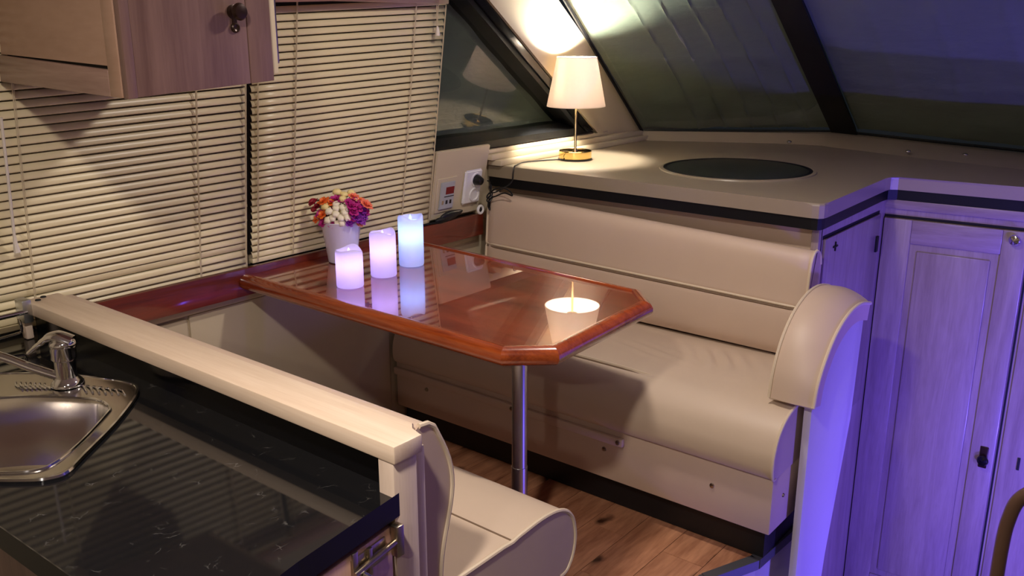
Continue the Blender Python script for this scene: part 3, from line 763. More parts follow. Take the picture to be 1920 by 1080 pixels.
wt = obj('worktop', bm, 'stone', gc, smooth=False)
wt.data.materials.append(plain('stone_edge', srgb(14, 14, 16), .42, spec=.35))
for p_ in wt.data.polygons:
    if abs(p_.normal.z) < .75: p_.material_index = 1
obj('backsplash', box(B(), (.905, .990, CZ), (.925, 2.195, .759)), 'black_gloss', gc, smooth=False)
bm = prism(B(), [(.884, 2.24, SALON), (.884, .966, SALON), (.52, .912, SALON), (.50, .93, SALON), (.485, 2.24, SALON)], (0, 0, .40)); obj('cabinet_body', bm, 'oak_pale_z', gc, smooth=False)
bm = prism(B(), [(.885, .966, .18), (.52, .912, .18), (.50, .93, .18), (.485, 1.25, .18), (.885, 1.25, .18)], (0, 0, CZ - .036 - .18)); obj('cabinet_end', bm, 'oak_pink_shaded', gc, smooth=False)
bm = prism(B(), [(.50, 1.25, .18), (.485, 2.24, .18), (.455, 2.24, .18), (.475, 1.25, .18)], (0, 0, CZ - .036 - .18)); obj('cabinet_side', bm, 'oak_pink_shaded', gc, smooth=False)
bm = prism(B(), [(.876, .9635, -.18), (.53, .9125, -.18), (.532, .9005, -.18), (.878, .9515, -.18)], (0, 0, CZ - .045 + .18), .002); dr_ = obj('cabinet_door', bm, wood('pink_oak_end', srgb(178, 136, 122), srgb(206, 166, 150), 'Z', .42, .1, 20, 14, .03), gc)
# sink
sk = thing('sink', (.62, 1.62, CZ), 'stainless steel corner sink set into the black worktop', 'sink')
bm = B()
def ringz(P, z, sc=1.0):
    c_ = Vector((sum(q.x for q in P) / len(P), sum(q.y for q in P) / len(P), 0))
    return [bm.verts.new((c_.x + (p.x - c_.x) * sc, c_.y + (p.y - c_.y) * sc, z)) for p in P]
def resample(P, n):
    P = [Vector((p.x, p.y, 0)) for p in P]; L_ = [0]
    # angle-ordered resample about the centroid of the bowl
    return P
def smooth_closed(P, n=4):
    m_ = len(P); out = []
    for i in range(m_):
        p0, p1, p2, p3 = P[i - 1], P[i], P[(i + 1) % m_], P[(i + 2) % m_]
        for k in range(n):
            t = k / n
            out.append(.5 * ((2 * p1) + (p2 - p0) * t + (2 * p0 - 5 * p1 + 4 * p2 - p3) * t * t + (3 * p1 - p0 - 3 * p2 + p3) * t ** 3))
    return out
rs = smooth_closed(rimP, 4); bs = smooth_closed(bowlP, 4)
cb = Vector((sum(q.x for q in bs) / len(bs), sum(q.y for q in bs) / len(bs), CZ))
NA = 72
def polar(P):
    out = []
    for k in range(NA):
        t = 2 * pi * k / NA; d = Vector((cos(t), sin(t))); best = None
        for i in range(len(P)):
            a_ = Vector((P[i - 1].x - cb.x, P[i - 1].y - cb.y)); b_ = Vector((P[i].x - cb.x, P[i].y - cb.y)); e_ = b_ - a_
            den = d.x * e_.y - d.y * e_.x
            if abs(den) < 1e-12: continue
            s_ = (a_.x * e_.y - a_.y * e_.x) / den; u_ = (a_.x * d.y - a_.y * d.x) / den
            if s_ > 0 and -1e-6 <= u_ <= 1 + 1e-6 and (best is None or s_ > best): best = s_
        out.append((d.x * best, d.y * best))
    return out
pr, pb_ = polar(rs), polar(bs)
def rr(P, z, s): return [bm.verts.new((cb.x + x * s, cb.y + y * s, z)) for x, y in P]
mid = [((a_[0] * .25 + b_[0] * .75), (a_[1] * .25 + b_[1] * .75)) for a_, b_ in zip(pr, pb_)]
L_ = [rr(pr, CZ + .0005, 1.0), rr(pr, CZ + .006, .988), rr(pr, CZ + .005, .965), rr(mid, CZ + .003, 1.0), rr(pb_, CZ + .002, 1.0), rr(pb_, CZ - .008, .975), rr(pb_, CZ - .10, .90), rr(pb_, CZ - .135, .84), rr(pb_, CZ - .148, .70), rr(pb_, CZ - .152, .15)]
for p, q in zip(L_, L_[1:]):
    for i in range(NA): bm.faces.new((p[i], p[(i + 1) % NA], q[(i + 1) % NA], q[i]))
bm.faces.new(L_[-1])
obj('basin', bm, 'steel', sk)
bm = B(); lathe(bm, [(.034, 0), (.032, .003), (.02, .002), (.012, .004)], (cb.x, cb.y, CZ - .1515), 24, top=True); obj('drain', bm, 'chrome', sk)
bm = B(); tube(bm, [Vector((p.x, p.y, CZ + .004)) for p in rs], .0042, 6, closed=True); obj('rolled_rim', bm, 'chrome', sk)
bm = B(); tube(bm, [Vector((p.x, p.y, CZ + .0035)) for p in bs], .0028, 6, closed=True); obj('bowl_lip', bm, 'chrome', sk)
# pressed ridges on the sink deck
for k in range(7):
    for (xa, ya, s_) in ((150 + 12 * k, 722 + 1.5 * k, 1), (30 + 9 * k, 717 + .4 * k, -1)):
        bm = B(); p = Zp(xa, ya, CZ + .005); q = Zp(xa + 12, ya + 13 - .6 * k, CZ + .005); mm = (p + q) / 2 + Vector((.004 * s_, .006, .002))
        tube(bm, smoothpath([p, mm, q], 5), .0022, 6); obj('ridge', bm, 'chrome', sk)
# faucet
fa = thing('faucet', (.79, 1.81, CZ), 'chrome mixer faucet with lever beside the steel sink', 'faucet')
fx, fy = .790, 1.808
bm = B(); lathe(bm, [(.032, .005), (.032, .010), (.027, .016), (.021, .022), (.0205, .058), (.0245, .062), (.0245, .092)], (fx, fy, CZ), 24, bot=True, top=True); obj('body', bm, 'chrome', fa)
bm = B(); ball(bm, (fx, fy, CZ + .092), .0255, 3, (1, 1, .62)); hd = obj('lever_cap', bm, 'chrome', fa)
bm = B(); lv = smoothpath([(fx + .014, fy - .014, CZ + .098), (fx - .010, fy + .010, CZ + .110), (fx - .028, fy + .036, CZ + .092), (fx - .042, fy + .058, CZ + .072)], 6)
tube(bm, lv, [.021] * 6 + [.018] * 3 + [.014] * 3 + [.011] * 3 + [.009] * 4, 12, flat=.5); obj('lever', bm, 'chrome', fa)
bm = B(); sp = smoothpath([(fx - .010, fy + .006, CZ + .022), Zp(60, 690, .742), Zp(0, 668, .768), Zp(-50, 662, .776), Zp(-110, 680, .772), Zp(-125, 705, .755)], 8)
tube(bm, sp, .0095, 14); obj('spout', bm, 'chrome', fa)
# towel rod at the wall end of the cap
tw = thing('towel_rod', (.86, 2.16, .76), 'thin chrome rod on a grey bracket at the blind beside the faucet', 'towel rod')
bm = box(B(), (.862, 2.150, .745), (.884, 2.19, .800), .003); obj('bracket', bm, 'alu', tw)
bm = box(B(), (.868, 2.166, CZ + .001), (.886, 2.19, .745), .004); obj('bracket_foot', bm, 'oak_pale_z', tw)
bm = B(); cyl(bm, (.872, 2.155, .772), (.50, 2.155, .772), .006, 12); obj('rod', bm, 'chrome', tw)
bm = B(); tube(bm, smoothpath([(.850, 2.150, .762), (.852, 2.148, .748), (.852, 2.148, .735), (.845, 2.15, .727), (.80, 2.152, .724)], 5), .0035, 8); obj('hook', bm, 'chrome', tw)
# barrel bolt on the cabinet end
bl = thing('barrel_bolt', (.85, .95, .625), 'aged nickel barrel bolt on the oak end under the worktop', 'latch')
def endp(x, off=0): return .9515 - (.878 - x) * .1474 - off
def eprism(x0, x1, z0, z1, off, t, mat, name, parent, bev=.001):
    return obj(name, prism(B(), [(x0, endp(x0, off), z0), (x1, endp(x1, off), z0), (x1, endp(x1, off), z1), (x0, endp(x0, off), z1)], (0, -t, 0), bev), mat, parent)
for a_ in ((.778, .858, .610, .648, 0, .003, 'plate'), (.778, .790, .600, .660, .003, .004, 'bracket'), (.812, .820, .606, .652, .003, .007, 'keeper_loop')):
    eprism(*a_[:6], 'nickel', a_[6], bl)
bm = B(); cyl(bm, (.776, endp(.776, .011), .628), (.886, endp(.886, .011), .634), .0055, 14); obj('bolt', bm, 'nickel', bl)
bm = box(B(), (.872, .934, .606), (.888, .9495, .660), .002); obj('strike_plate', bm, 'nickel', bl)
bm = B(); tube(bm, smoothpath([(.790, endp(.790, .016), .626), (.802, endp(.802, .024), .612), (.814, endp(.814, .020), .585), (.820, endp(.820, .014), .548), (.814, endp(.814, .012), .53)], 6), .0042, 10); obj('pull_hook', bm, 'chrome', bl)

# ================================================================== OVERHEAD CABINET
oc = thing('overhead_cabinet', (1.03, 1.85, 1.28), 'pickled oak overhead cabinet with dark knob hanging before the blinds', 'cabinet')
Y0 = 1.60; X0, X1 = .876, 1.200
def zb(x, y): return 1.284 + .058 * (x - X0) + .012 * (y - Y0) / .5
def ohp(x0, x1, y0, y1, dz, z1, mat, name, parent, bev=.002):
    pts = [(x0, y0), (x1, y0), (x1, y1), (x0, y1)]
    bm = B(); a_ = [bm.verts.new((x, y, zb(x, y) + dz)) for x, y in pts]; b_ = [bm.verts.new((x, y, z1)) for x, y in pts]
    fs_ = [bm.faces.new(a_), bm.faces.new(b_[::-1])] + [bm.faces.new((a_[i], b_[i], b_[(i + 1) % 4], a_[(i + 1) % 4])) for i in range(4)]
    if bev: bmesh.ops.bevel(bm, geom=list({e_ for f in fs_ for e_ in f.edges}), offset=bev, segments=2, profile=.5, affect='EDGES')
    return obj(name, bm, mat, parent)
ohp(X0 + .012, X1, Y0 + .008, 2.05, .004, 1.90, 'oak_pink_shaded', 'body', oc, 0)
# room-side face: door, stile, corner stile
ohp(X0 + .020, 1.142, Y0, Y0 + .010, .0, 1.90, 'oak_pink_shaded', 'cabinet_door', oc, .0015)
fst = ohp(1.1435, X1, Y0, Y0 + .010, .0, 1.90, 'oak_pink_shaded', 'face_stile', oc, .0015)
ohp(X0, X0 + .0195, Y0 - .002, Y0 + .016, -.001, 1.90, 'oak_pink_shaded', 'corner_stile', oc, .002)
# aft end: frame with loose panel
ohp(X0 - .002, X0 + .014, Y0 + .0165, Y0 + .058, 0, 1.90, 'oak_tan_lit', 'end_stile', oc, .002)
bm = B(); 
pts = [(X0 - .002, Y0 + .059, 0), (X0 - .002, 2.116, 0), (X0 - .002, 2.108, .056), (X0 - .002, Y0 + .059, .048)]
a_ = [(x, y, zb(x, y) + dz) for x, y, dz in pts]
obj('end_rail', prism(B(), a_, (.014, 0, 0), .0015), wood('oak_end_rail_lit', srgb(140, 110, 98), srgb(170, 140, 126), 'Y', .42, .1, 26, 16, .05), oc)  # lit tone of the aft end is part of this oak colour
a_ = [(X0 + .004, Y0 + .060, zb(X0, Y0) + .0565), (X0 + .004, 2.108, zb(X0, 2.11) + .058), (X0 + .004, 2.005, 1.90), (X0 + .004, Y0 + .060, 1.90)]
obj('end_panel', prism(B(), a_, (.006, 0, 0)), 'oak_tan_lit', oc, smooth=False)
a_ = [(X0 + .0095, Y0 + .058, zb(X0, Y0) + .046), (X0 + .0095, 2.09, zb(X0, 2.11) + .05), (X0 + .0095, 2.09, zb(X0, 2.11) + .07), (X0 + .0095, Y0 + .058, zb(X0, Y0) + .07)]
obj('panel_gap', prism(B(), a_, (.002, 0, 0)), 'void', oc, smooth=False)
# forward end trim, cream with dark edge
ohp(X1 + .0005, X1 + .022, Y0 + .012, 2.05, .012, 1.90, 'cream_wall', 'end_trim', oc, .002)
ohp(X1 + .0225, X1 + .034, Y0 + .022, 2.0, .030, 1.90, 'nickel', 'end_trim', oc, .003)
def fknob(x, z, r, prof, name, mat):
    bm = B(); rings = [[bm.verts.new((x + rr_ * r * cos(t), Y0 - dy, z + rr_ * r * sin(t))) for t in [2 * pi * i / 22 for i in range(22)]] for rr_, dy in prof]
    for p, q in zip(rings, rings[1:]):
        for i in range(22): bm.faces.new((p[i], p[(i + 1) % 22], q[(i + 1) % 22], q[i]))
    bm.faces.new(rings[-1]); return obj(name, bm, mat, oc)
kx, kz = 1.112, 1.432
fknob(kx, kz + .006, .017, [(.8, 0), (.8, .003), (.45, .005), (.4, .014), (.9, .018), (1.0, .023), (.8, .029), (.3, .031)], 'knob', 'bronze')
fknob(kx + .002, kz - .024, .0095, [(1.0, 0), (1.0, .004), (.7, .006), (.45, .005), (.3, .0045)], 'lock_ring', 'bronze')
bm = box(B(), (kx - .004, Y0 - .004, kz - .022), (kx + .006, Y0, kz + .002), .001); obj('lock_plate', bm, 'bronze', oc)

# ================================================================== BLINDS
def slat_mesh(name, x0, x1, wdt=.0194, ang=radians(72)):
    """curved slat centred at origin, long axis X, bottom edge tilted into the room"""
    bm = B(); n = 6; nx_ = 8; rows = []
    for i in range(n + 1):
        t = (i / n - .5); u = t * wdt; h = .0028 * (1 - (2 * t) ** 2)
        # u across slat, h crown; rotate by ang about X
        yy = -(-u * cos(ang)) ; zz_ = u * sin(ang)
        yy -= h * sin(ang); zz_ += h * cos(ang) * -1 * 0
        rows.append([bm.verts.new((x0 + (x1 - x0) * k / nx_, yy, zz_)) for k in range(nx_ + 1)])
    for p, q in zip(rows, rows[1:]):
        for k in range(nx_): bm.faces.new((p[k], p[k + 1], q[k + 1], q[k]))
    # thickness
    bm.normal_update()
    geom = bmesh.ops.solidify(bm, geom=bm.faces[:], thickness=.0006)
    bmesh.ops.recalc_face_normals(bm, faces=bm.faces[:])
    me = bpy.data.meshes.new(name); bm.to_mesh(me); bm.free(); me.shade_smooth(); me.materials.append(M['slat']); return me
def blind(label, x0, x1, zbot, ztop, n, cords, tilt_top, gap=None, drop=None, taper=0):
    t = thing('venetian_blind', ((x0 + x1) / 2, side_y(zbot, .026), zbot), label, 'blind')
    org = Vector(t.location); me = slat_mesh('slat', -(x1 - x0) / 2, (x1 - x0) / 2)
    xc = (x0 + x1) / 2
    for k in range(n):
        f = k / (n - 1); z = zbot + (ztop - zbot) * f
        ob = bpy.data.objects.new('slat', me); COL.objects.link(ob); ob.parent = t
        ob.location = Vector((xc - .030 * f + random.uniform(-.0012, .0012), side_y(z, .026), z)) - org
        ob.rotation_euler = (radians(random.uniform(-.8, .8)) + (radians(34) if gap and k in gap else 0), -tilt_top * f, radians(random.uniform(-.1, .1)))
        ob.rotation_mode = 'XYZ'
    bz = zbot - .018
    obj('bottom_rail', box(B(), (x0, side_y(bz, .034), bz - .007), (x1, side_y(bz, .016), bz + .007), .003), 'slat', t)
    obj('head_rail', box(B(), (x0 - .03, side_y(ztop, .045), ztop + .012), (x1 - .03, side_y(ztop, .01), ztop + .045), .003), 'slat', t)
    for cx in cords:
        bm = B(); tube(bm, [(cx - .030 * f, side_y(zbot - .02 + (ztop - zbot + .03) * f, .0385), zbot - .02 + (ztop - zbot + .03) * f) for f in [i / 12 for i in range(13)]], .0013, 6)
        obj('ladder_cord', bm, 'cord', t)
        bm = B(); tube(bm, [(cx + .004 - .030 * f, side_y(zbot - .02 + (ztop - zbot + .03) * f, .0372), zbot - .02 + (ztop - zbot + .03) * f) for f in [i / 12 for i in range(13)]], .0009, 6)
        obj('ladder_cord', bm, 'cord', t)
    return t
b1 = blind('wide ivory venetian blind behind the galley counter and overhead cabinet', .55, 1.532, .735, 1.495, 38, (.922, 1.372, 1.522), .050, gap=(3,))
b2 = blind('ivory venetian blind behind the flower pot and candles', 1.548, 2.294, .765, 1.468, 35, (1.562, 1.690, 2.150, 2.284), .050)
bm = B(); w_ = smoothpath([(.868, side_y(1.22, .05), 1.22), (.872, side_y(1.1, .052), 1.10), (.878, side_y(.95, .05), .95), (.882, side_y(.91, .05), .91)], 5)
tube(bm, w_, [.0035] * 11 + [.005, .006, .007, .007, .0085], 8); obj('tilt_wand', bm, 'tassel', b1)
for dx in (0, .008):
    bm = B(); cyl(bm, (2.198 + dx * 1.2, side_y(1.49, .05), 1.50), (2.208 + dx * .2, side_y(1.41, .052), 1.408), .0012, 6); obj('pull_cord', bm, 'cord', b2)
bm = B(); lathe(bm, [(.002, 0), (.004, -.004), (.0085, -.026), (.0085, -.030)], (2.209, side_y(1.41, .054), 1.412), 14, bot=True, top=True); obj('tassel', bm, 'tassel', b2)
va = thing('valance', (1.8, 2.08, 1.50), 'dusty pink rolled valance over the head of the table blind', 'valance')
bm = B(); tube(bm, smoothpath([(1.24, side_y(1.48, .084), 1.480), (1.60, side_y(1.49, .084), 1.492), (2.0, side_y(1.505, .082), 1.506), (2.255, side_y(1.512, .08), 1.514)], 8), .020, 14); obj('roll', bm, 'valance', va)
bm = B(); lathe(bm, [(.018, 0), (.019, .01), (.01, .014)], (0, 0, 0), 14, top=True, bot=True)
bmesh.ops.transform(bm, matrix=Matrix.Translation((2.255, side_y(1.514, .08), 1.514)) @ Matrix.Rotation(pi / 2, 4, 'Y'), verts=bm.verts[:]); obj('end_cap', bm, 'white', va)

# ================================================================== WALL SOCKETS
sp_ = thing('socket_panel', (2.42, 2.21, .745), 'raised cream panel carrying socket and gauge beside the blind', 'panel')
bm = B(); side_panel(bm, [(2.300, .745), (2.556, .745), (2.562, .80), (2.578, .92), (2.585, .992), (2.300, .992)], .03, .030); bmesh.ops.bevel(bm, geom=bm.edges[:], offset=.003, segments=2, affect='EDGES'); obj('board', bm, 'cream_wall', sp_)
bm = B(); side_panel(bm, [(2.315, .770), (2.416, .770), (2.416, .895), (2.315, .895)], .004, .034); bmesh.ops.bevel(bm, geom=bm.edges[:], offset=.001, segments=1, affect='EDGES'); obj('inset_plate', bm, 'cream_wall', sp_)
so = thing('wall_socket', (2.50, 2.18, .85), 'white double wall socket with a black plug in its upper outlet', 'socket')
bm = B(); side_panel(bm, [(2.452, .782), (2.545, .782), (2.545, .908), (2.452, .908)], .014, .0445); bmesh.ops.bevel(bm, geom=bm.edges[:], offset=.006, segments=3, affect='EDGES'); obj('plate', bm, 'white', so)
def side_disc(name, x, z, prof, mat, parent, off, seg=24):
    bm = B(); lathe(bm, prof, (0, 0, 0), seg, top=True)
    bmesh.ops.transform(bm, matrix=Matrix.Translation(SP(x, z, off)) @ Matrix.Rotation(pi / 2 + .178, 4, 'X'), verts=bm.verts[:])
    return obj(name, bm, mat, parent)
for z_ in (.872, .816):
    side_disc('outlet_ring', 2.508, z_, [(.027, 0), (.026, .004), (.021, .004), (.019, -.004)], 'white', so, .0445)
    for dx in (-.008, .008): side_disc('pin_hole', 2.508 + dx, z_, [(.003, 0), (.003, .0006)], 'void', so, .0412, 10)
pg = thing('power_plug', (2.51, 2.15, .87), 'black round power plug in the white double socket', 'plug')
side_disc('plug_body', 2.508, .872, [(.0185, 0), (.0185, .012), (.014, .026), (.007, .030)], 'blackpl', pg, .046)
ga = thing('wall_gauge', (2.365, 2.2, .83), 'small grey gauge with red display beside the blind', 'gauge')
bm = B(); side_panel(bm, [(2.330, .782), (2.402, .782), (2.402, .880), (2.330, .880)], .006, .0405); bmesh.ops.bevel(bm, geom=bm.edges[:], offset=.0015, segments=2, affect='EDGES'); obj('housing', bm, 'grey_pl', ga)
bm = B(); side_panel(bm, [(2.356, .836), (2.398, .836), (2.398, .862), (2.356, .862)], .001, .0415); obj('display', bm, 'red', ga, smooth=False)
for i in range(3):
    bm = B(); side_panel(bm, [(2.340 + .02 * i, .800), (2.350 + .02 * i, .800), (2.350 + .02 * i, .814), (2.340 + .02 * i, .814)], .001, .0412); obj('button', bm, 'blackpl' if i else 'steel', ga, smooth=False)
bm = B(); side_panel(bm, [(2.350, .826), (2.400, .826), (2.400, .829), (2.350, .829)], .0008, .0412); obj('mark', bm, 'blackpl', ga, smooth=False)
# gadget and small white fitting on the ledge
gd = thing('black_gadget', (2.36, 2.215, .74), 'black folded pouch with cable lying on the mahogany ledge', 'gadget')
bm = B()
ball(bm, (0, 0, 0), 1, 3); 
for v in bm.verts:
    x, y_, z = v.co; v.co = Vector((2.385 + .062 * x, 2.206 + .013 * y_, .757 + .017 * z * (1 - .35 * x) + .008 * x))
obj('shell', bm, 'blackpl', gd)
bm = B(); ball(bm, (2.33, 2.204, .748), .02, 2, (1.6, .6, .55)); obj('flap', bm, 'black', gd)
bm = B(); tube(bm, smoothpath([(2.36, 2.200, .744), (2.32, 2.198, .742), (2.28, 2.205, .743), (2.25, 2.210, .742), (2.2, 2.212, .742)], 6), .004, 8); obj('cable', bm, 'black', gd)
wf = thing('cable_gland', (2.545, 2.20, .74), 'small white ring fitting on the ledge below the plug', 'fitting')
bm = B(); tube(bm, [(2.538 + .014 * cos(t), 2.199, .755 + .014 * sin(t)) for t in [2 * pi * i / 18 for i in range(18)]], .005, 8, closed=True); obj('ring', bm, 'white', wf)
bm = B(); ball(bm, (2.538, 2.203, .755), .010, 2); obj('core', bm, 'blackpl', wf)

# ================================================================== LAMP
LX, LY = 2.925, 2.045
lamp = thing('table_lamp', (LX, LY, CT), 'lit table lamp with white tapered shade on a round brass base', 'lamp')
bm = B(); lathe(bm, [(.0665, 0), (.0665, .006)], (LX, LY, CT), 48, bot=True, top=True); obj('foot_pad', bm, 'blackpl', lamp)
bm = B(); lathe(bm, [(.063, .006), (.064, .008), (.064, .034), (.062, .036), (.058, .033), (.012, .033)], (LX, LY, CT), 48, bot=True, top=True); obj('base', bm, 'brass', lamp)
bm = B(); lathe(bm, [(.011, .033), (.008, .040), (.0048, .044), (.0048, .235)], (LX, LY, CT), 20, top=True, bot=True); obj('stem', bm, 'brass_rod', lamp)
bm = B(); lathe(bm, [(.006, .232), (.021, .236), (.021, .242), (.016, .247), (.016, .288), (.012, .290)], (LX, LY, CT), 24, top=True, bot=True); obj('bulb_socket', bm, 'brass_rod', lamp)
S0, S1, RB, RT = .205, .386, .111, .0755
bm = B(); lathe(bm, [(RB, S0), (RB + .001, S0 + .003), (RT + .0005, S1), (RT - .0008, S1), (RB - .0010, S0 + .002), (RB, S0)], (LX, LY, CT), 64); shd = obj('lamp_shade', bm, 'shade', lamp)
for r_, z_ in ((RB, S0), (RT, S1)):
    bm = B(); tube(bm, [(LX + r_ * cos(t), LY + r_ * sin(t), CT + z_) for t in [2 * pi * i / 64 for i in range(64)]], .0018, 6, closed=True); obj('shade_hem', bm, 'shade', shd)
bm = B()
for k in range(3):
    t = 2 * pi * k / 3 + .4; tube(bm, [(LX + .014 * cos(t), LY + .014 * sin(t), CT + .286), (LX + (RT - .001) * cos(t), LY + (RT - .001) * sin(t), CT + S1 - .02)], .0014, 6)
obj('shade_carrier', bm, 'brass_rod', lamp)
bm = B(); lathe(bm, [(.010, .290), (.012, .300), (.019, .325), (.021, .338), (.016, .351), (.006, .357)], (LX, LY, CT), 24, top=True)
bulb = obj('bulb', bm, emit('bulb_glow', (1.0, .94, .83), 1500), lamp)
lc = thing('lamp_cord', (2.7, 2.1, CT), 'thin black lamp cord running from brass base down to the socket', 'cord')
cp = [(LX - .0665, LY + .01, CT + .006), (2.83, 2.095, CT + .004), (2.76, 2.125, CT + .004), (2.70, 2.130, CT + .005), (2.645, 2.110, CT + .005), (2.614, 2.098, CT + .003), (2.604, 2.096, CT - .020), (2.600, 2.100, .860), (2.575, 2.125, .836), (2.552, 2.150, .822), (2.546, 2.160, .842), (2.545, 2.152, .850), (2.540, 2.150, .826), (2.545, 2.160, .790), (2.548, 2.166, .768), (2.542, 2.156, .775), (2.540, 2.152, .82), (2.530, 2.145, .862), (2.512, 2.1405, .872)]
bm = B(); tube(bm, smoothpath(cp, 8), .0026, 8); obj('cord', bm, 'blackpl', lc)
bm = B(); tube(bm, smoothpath([(2.548, 2.160, .815), (2.546, 2.140, .835), (2.550, 2.105, .846), (2.550, 2.070, .838), (2.548, 2.055, .822), (2.546, 2.09, .828), (2.546, 2.13, .812), (2.542, 2.156, .80), (2.538, 2.162, .775), (2.546, 2.160, .757), (2.548, 2.162, .775), (2.545, 2.16, .80)], 8), .0026, 8); obj('cord_loop', bm, 'blackpl', lc)
for dz in (.80, .812):
    bm = B(); tube(bm, [(2.543 + .010 * cos(t), 2.158 + .010 * sin(t), dz + .01 * cos(t)) for t in [2 * pi * i / 16 for i in range(16)]], .0026, 8, closed=True); obj('cord_tie', bm, 'blackpl', lc)

# ================================================================== CANDLES
def candle(cx, cy, h, ph, label, col, power, zl):
    t = thing('led_candle', (cx, cy, TZ), label, 'candle', 'glowing LED candles on the table')
    R_ = .0375
    wav = lambda th: .0045 * sin(2 * th + ph) + .003 * sin(3 * th + 2 * ph)
    fn = lambda th, r, z: wav(th) * max(0, (z - h * .6) / (h * .4)) if z > h * .6 else 0
    bm = B(); lathe(bm, [(.034, .0), (R_ - .001, .001), (R_, .004), (R_, h * .6), (R_, h - .010), (R_ - .0005, h - .004), (R_ - .003, h), (R_ - .006, h - .003), (R_ - .008, h - .012), (R_ - .011, h - .016)], (cx, cy, TZ), 40, fn=fn, top=True, bot=True)
    obj('wax_body', bm, 'wax', t)
    bm = B(); lathe(bm, [(.0012, h - .016), (.0035, h - .012), (.0045, h - .006), (.002, h + .001), (.0005, h + .004)], (cx, cy, TZ), 10, top=True, bot=True); obj('flame_tip', bm, emit('candle_led', col, 3.0), t)
    l = bpy.data.lights.new('candle_led', 'POINT'); l.energy = power; l.color = col; l.shadow_soft_size = .012
    o_ = bpy.data.objects.new('candle_led_light', l); COL.objects.link(o_); o_.parent = t; o_.location = (0, 0, zl)
    return t
candle(1.615, 1.878, .105, .3, 'short lilac-white LED candle in front of the flower pot', (.44, .32, 1.0), .17, .065)
candle(1.752, 1.889, .129, 1.2, 'middle-height lilac LED candle between two other candles', (.44, .32, 1.0), .18, .080)
candle(1.890, 1.914, .150, 2.2, 'tallest LED candle, glowing pale blue beside the ledge', (.22, .40, 1.0), .22, .095)

# ================================================================== FLOWERS
PX, PY = 1.790, 2.110
pt = thing('flower_pot', (PX, PY, TZ), 'white tapered flower pot on the mahogany table by the blinds', 'flower pot')
bm = B(); lathe(bm, [(.040, 0), (.043, .002), (.060, .122), (.0615, .126), (.0605, .128), (.058, .126), (.054, .100)], (PX, PY, TZ), 48, bot=True); obj('pot', bm, 'pot', pt)
bm = B(); lathe(bm, [(.0545, .102), (.03, .108), (.01, .110)], (PX, PY, TZ), 24, top=True); obj('filler', bm, 'soil', pt)
bq = thing('flower_bouquet', (PX, PY, TZ + .11), 'bunch of small white, orange, magenta and purple artificial flowers in the pot', 'flowers')
def rosebud():
    bm = B(); ball(bm, (0, 0, 0), 1, 2, (1, 1, .85))
    for v in bm.verts:
        a_ = math.atan2(v.co.y, v.co.x); v.co *= 1 + .13 * sin(5 * a_ + 6 * v.co.z) - .2 * math.exp(-((v.co.x ** 2 + v.co.y ** 2) / .06)) * (v.co.z > 0)
    me = bpy.data.meshes.new('rosebud'); bm.to_mesh(me); bm.free(); me.shade_smooth(); me.materials.append(None); return me
def blossom():
    bm = B()
    for ringk, (n, tilt, s_) in enumerate([(5, .25, 1.0), (5, .8, .75), (3, 1.2, .5)]):
        for k in range(n):
            t = 2 * pi * k / n + ringk * .6; d = Vector((cos(t), sin(t), 0)); sd = Vector((-sin(t), cos(t), 0)); u = d * cos(tilt) + Vector((0, 0, 1)) * sin(tilt)
            p = [Vector((0, 0, 0)), u * .55 * s_ + sd * .48 * s_, u * 1.0 * s_ + sd * .32 * s_ + Vector((0, 0, -.1)), u * 1.1 * s_, u * 1.0 * s_ - sd * .32 * s_ + Vector((0, 0, -.1)), u * .55 * s_ - sd * .48 * s_]
            c_ = bm.verts.new(u * .6 * s_ + Vector((0, 0, -.12 * s_))); vs = [bm.verts.new(q) for q in p]
            for i in range(6): bm.faces.new((vs[i], vs[(i + 1) % 6], c_))
    me = bpy.data.meshes.new('blossom'); bm.to_mesh(me); bm.free(); me.shade_smooth(); me.materials.append(None); return me
RB_, BS_ = rosebud(), blossom()
base = Vector((PX, PY, TZ + .115))
def flower(sx, up, dep, kind, mat, r):
    """sx along the picture's right, up metres above pot filler, dep towards the room"""
    rt = Vector((Rv.x, Rv.y, 0)).normalized(); fw = Vector((-.6, -.8, 0)).normalized()
    p = base + rt * sx * 1.22 + Vector((0, 0, up)) + fw * dep
    lim = side_y(p.z, .048) - r
    if p.y > lim: p.y = lim
    me = RB_ if kind == 'r' else BS_
    ob = bpy.data.objects.new('flower_head', me); COL.objects.link(ob); ob.parent = bq
    ob.location = p - Vector(bq.location); ob.scale = (r, r, r)
    d = (p - base + Vector((0, 0, .03)) + fw * .03).normalized(); ob.rotation_mode = 'QUATERNION'
    ob.rotation_quaternion = d.to_track_quat('Z', 'Y')
    ob.material_slots[0].link = 'OBJECT'; ob.material_slots[0].material = M[mat]
    bm = B(); tube(bm, [base + Vector(((p.x - base.x) * .2, (p.y - base.y) * .2, -.008)), base + (p - base) * .6 + Vector((0, 0, .004)), p], .0012, 5); obj('stem', bm, 'leaf', bq)
